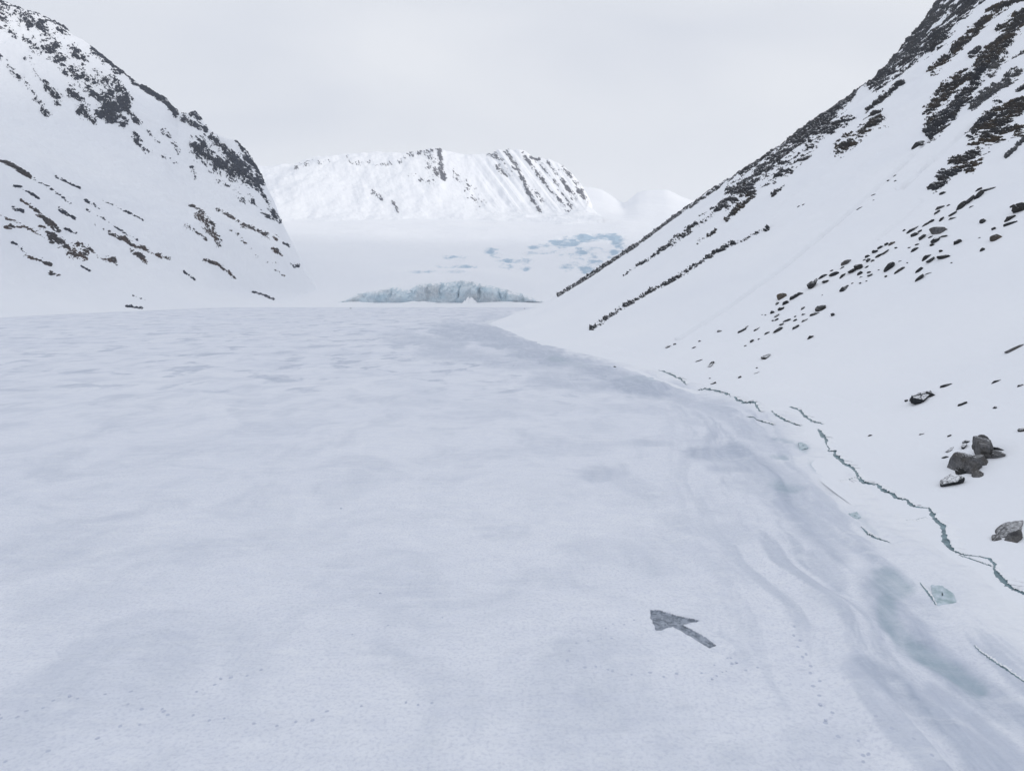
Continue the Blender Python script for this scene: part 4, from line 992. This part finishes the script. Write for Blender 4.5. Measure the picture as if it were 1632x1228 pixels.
def inside(px, py, poly):
    r = np.zeros(np.shape(px), bool); j = len(poly) - 1
    for i in range(len(poly)):
        xi, yi = poly[i]; xj, yj = poly[j]
        c_ = ((yi > py) != (yj > py)) & (px < (xj - xi) * (py - yi) / (yj - yi + 1e-12) + xi); r ^= c_; j = i
    return r
# a patch of snow 12 cm deep with the arrow cut through it down to the ice
lo, hi = dense.min(0) - 2.2, dense.max(0) + 2.2
nx_, ny_ = int((hi[0] - lo[0]) / .055), int((hi[1] - lo[1]) / .055)
AX, AY = np.meshgrid(np.linspace(lo[0], hi[0], nx_), np.linspace(lo[1], hi[1], ny_))
dd = np.full(AX.shape, 9.0); q_ = list(map(tuple, dense)) 
for (x0, y0), (x1, y1) in zip(q_, q_[1:] + q_[:1]):
    ddx, ddy = x1 - x0, y1 - y0; t = np.clip(((AX - x0) * ddx + (AY - y0) * ddy) / (ddx * ddx + ddy * ddy + 1e-9), 0, 1)
    dd = np.minimum(dd, np.hypot(AX - x0 - t * ddx, AY - y0 - t * ddy))
ins = inside(AX, AY, q_); sdist = np.where(ins, -dd, dd)
edge = np.minimum(np.minimum(AX - lo[0], hi[0] - AX), np.minimum(AY - lo[1], hi[1] - AY))
rim = 0.13 * sst(-.06, .04, sdist) * np.exp(-np.clip(sdist, 0, None) / .55) * (1 + .5 * fbm(AX * 2, AY * 2, 3., 3))
zz = lake_h(AX, AY) + np.where(sdist < 0.05, 0.012, 0.0) + rim + np.where(sdist > .05, -0.03 * sst(1.0, 1.6, sdist), 0)
ae = empty('snow_arrow', (float(gx.mean()), float(gy.mean()), 0)); tag(ae, 'dark grey arrow cleared in the snow of the lake, pointing away to the left', 'arrow')
PA = np.stack([AX, AY, zz], -1); fcs = grid_faces(*AX.shape)
sv = sdist.ravel()[fcs].mean(1)
fl_ = fcs[sv <= 0.0]; fr = fcs[(sv > 0.0) & (sv < 1.5)]
for nm, ff, mt in (('cleared_ice', fl_, MAT_AR), ('snow_rim', fr, None)):
    u, inv = np.unique(ff, return_inverse=True)
    if nm == 'snow_rim':
        link_mesh(nm, PA.reshape(-1, 3)[u], inv.reshape(-1, 4), MAT_LAKE, parent=ae)
    else:
        link_mesh(nm, PA.reshape(-1, 3)[u], inv.reshape(-1, 4), mt, parent=ae)

# ------------------------------------------------------------------ footprints and lumps
m = M('trodden_snow_shade', .8); m.color((0.56, 0.60, 0.70)); MAT_FP = m.m  # bluish grey: shade inside the prints painted into the trodden snow
m = M('trodden_rim', .8); m.color((0.80, 0.84, 0.91)); MAT_FPR = m.m
def trail(pts, step, label, size=0.25, dark=1.0, jit=0.22):
    X, Y = ground([p[0] for p in pts], [p[1] for p in pts]); P = np.stack([X, Y], -1)
    root = empty('footprint_trail', (float(X[0]), float(Y[0]), 0)); tag(root, label, 'footprints', 'footprint trails on the lake')
    seg = np.linalg.norm(np.diff(P, axis=0), axis=1); cum = np.concatenate([[0], np.cumsum(seg)])
    s = 0; side = 1
    while s < cum[-1]:
        k = min(np.searchsorted(cum, s, 'right') - 1, len(seg) - 1); t = (s - cum[k]) / seg[k]
        c = P[k] * (1 - t) + P[k + 1] * t; d = (P[k + 1] - P[k]) / seg[k]; n = np.array([-d[1], d[0]])
        c = c + n * side * .16 + rng.normal(size=2) * jit * .5
        if rng.random() > .12:
            L_, W_ = size * rng.uniform(.7, 1.3), size * .5 * rng.uniform(.8, 1.3)
            V = []; Fc = []; b0 = 0
            for rr, hz in ((1.0, 0.008), (.72, 0.03), (.55, 0.012)):
                for q in range(12):
                    an = q * math.pi / 6; p = c + d * math.cos(an) * L_ * rr * .5 * 1.2 + n * math.sin(an) * W_ * rr
                    V.append((p[0], p[1], lake_h(p[0], p[1]) + hz - (.03 if rr == 1 else 0)))
            V.append((c[0], c[1], lake_h(c[0], c[1]) + .008)); ce = len(V) - 1
            for r_ in range(2):
                for q in range(12):
                    a_, b_ = b0 + r_ * 12 + q, b0 + r_ * 12 + (q + 1) % 12
                    Fc.append((a_, b_, b_ + 12, a_ + 12))
            for q in range(0, 12, 2): Fc.append((b0 + 24 + q, b0 + 24 + (q + 1) % 12, b0 + 24 + (q + 2) % 12, ce))
            link_mesh('footprint', V, Fc, MAT_FP, parent=root)
        side = -side; s += step * rng.uniform(.75, 1.35)
trail([(1262, 1000), (1282, 1040), (1292, 1060), (1300, 1085), (1310, 1110), (1325, 1160), (1350, 1188), (1380, 1202)], .85, 'footprint trail running down toward the bottom right corner', 0.26)
trail([(1360, 1178), (1385, 1200), (1372, 1222)], 1.0, 'short footprint trail beside the trail at bottom right', 0.22)
trail([(1390, 1150), (1460, 1190), (1500, 1225)], 1.2, 'sparse footprints near the bottom right corner', 0.19)
trail([(905, 1057), (960, 1066), (1000, 1072), (1060, 1076), (1100, 1075), (1165, 1075)], .95, 'footprint trail crossing below the arrow', 0.21)
trail([(1030, 985), (1000, 990), (975, 997), (950, 1002)], .9, 'footprint trail leading left from the arrow tip', 0.16)
trail([(975, 1018), (940, 1020), (920, 1025), (905, 1040)], .9, 'footprint trail left of the arrow tail end', 0.17)
trail([(1140, 1036), (1160, 1045), (1178, 1058), (1195, 1068)], .45, 'dense trodden marks at the tail of the arrow', 0.21, jit=1.3)
trail([(1135, 1040), (1150, 1060), (1175, 1072)], .6, 'trodden marks just below the arrow tail', 0.16, jit=1.2)
trail([(15, 1218), (60, 1200), (125, 1178), (190, 1160), (245, 1145), (275, 1125), (330, 1092), (380, 1078), (440, 1062)], 1.1, 'long footprint trail from the bottom left corner', 0.22)
trail([(0, 1140), (60, 1128), (110, 1112), (180, 1105), (240, 1090)], 1.2, 'footprint trail above the long trail at lower left', 0.20)
trail([(200, 1125), (230, 1130), (300, 1142), (365, 1148), (425, 1155), (480, 1152), (500, 1140), (530, 1132), (560, 1128), (600, 1122), (680, 1124), (720, 1122)], 1.05, 'footprint trail curving along the bottom centre', 0.21)
trail([(0, 1150), (40, 1135), (75, 1130)], 1.0, 'short footprints at the left edge', 0.21)
trail([(560, 1010), (640, 990), (740, 978)], 2.2, 'faint footprint line in the middle of the near ice', 0.16)

# snow lumps where people trod beside the trails, each its own
V, Fc = SHAPES[3]
for k, (px, py, sz, lb) in enumerate([(112, 1110, .45, 'small dark lump of ice beside the lower left trail'), (606, 945, .4, 'small dark lump of ice in the middle of the snow'), (352, 1081, .35, 'small lump of ice at the upper end of the long trail'),
    (544, 810, .5, 'tiny dark lump of ice left of the centre'), (1174, 1053, .4, 'dark lump of snow at the tail of the arrow'), (1308, 1120, .45, 'lump of ice in the middle of the bottom right trail'), (1316, 1145, .4, 'lump of ice lower on the bottom right trail'), (1135, 1083, .35, 'lump of snow below the arrow')]):
    x, y = ground(px, py)
    o = link_mesh('ice_lump', V * np.array([sz * .28, sz * .28, sz * .18]) + np.array([x, y, lake_h(x, y) + .05]), Fc, MAT_FP, smooth=False); tag(o, lb, 'ice lump', 'lumps of ice on the lake')

# ------------------------------------------------------------------ haze
import bmesh
bm = bmesh.new(); bmesh.ops.create_cube(bm, size=1.0)
hm = bpy.data.meshes.new('haze'); bm.to_mesh(hm); bm.free()
hz = bpy.data.objects.new('haze', hm); COL.objects.link(hz); hz.scale = (18400, 15400, 1070); hz.location = (0, 1500, 1070 / 2 - 5.5)
mt = bpy.data.materials.new('haze'); mt.use_nodes = True; t = mt.node_tree; t.nodes.clear()
o_ = t.nodes.new('ShaderNodeOutputMaterial'); v_ = t.nodes.new('ShaderNodeVolumePrincipled')
v_.inputs['Color'].default_value = (0.93, 0.95, 0.99, 1); v_.inputs['Density'].default_value = 0.000075
t.links.new(v_.outputs[0], o_.inputs['Volume']); hm.materials.append(mt)
tag(hz, kind='stuff')
print('objects', len(bpy.data.objects))
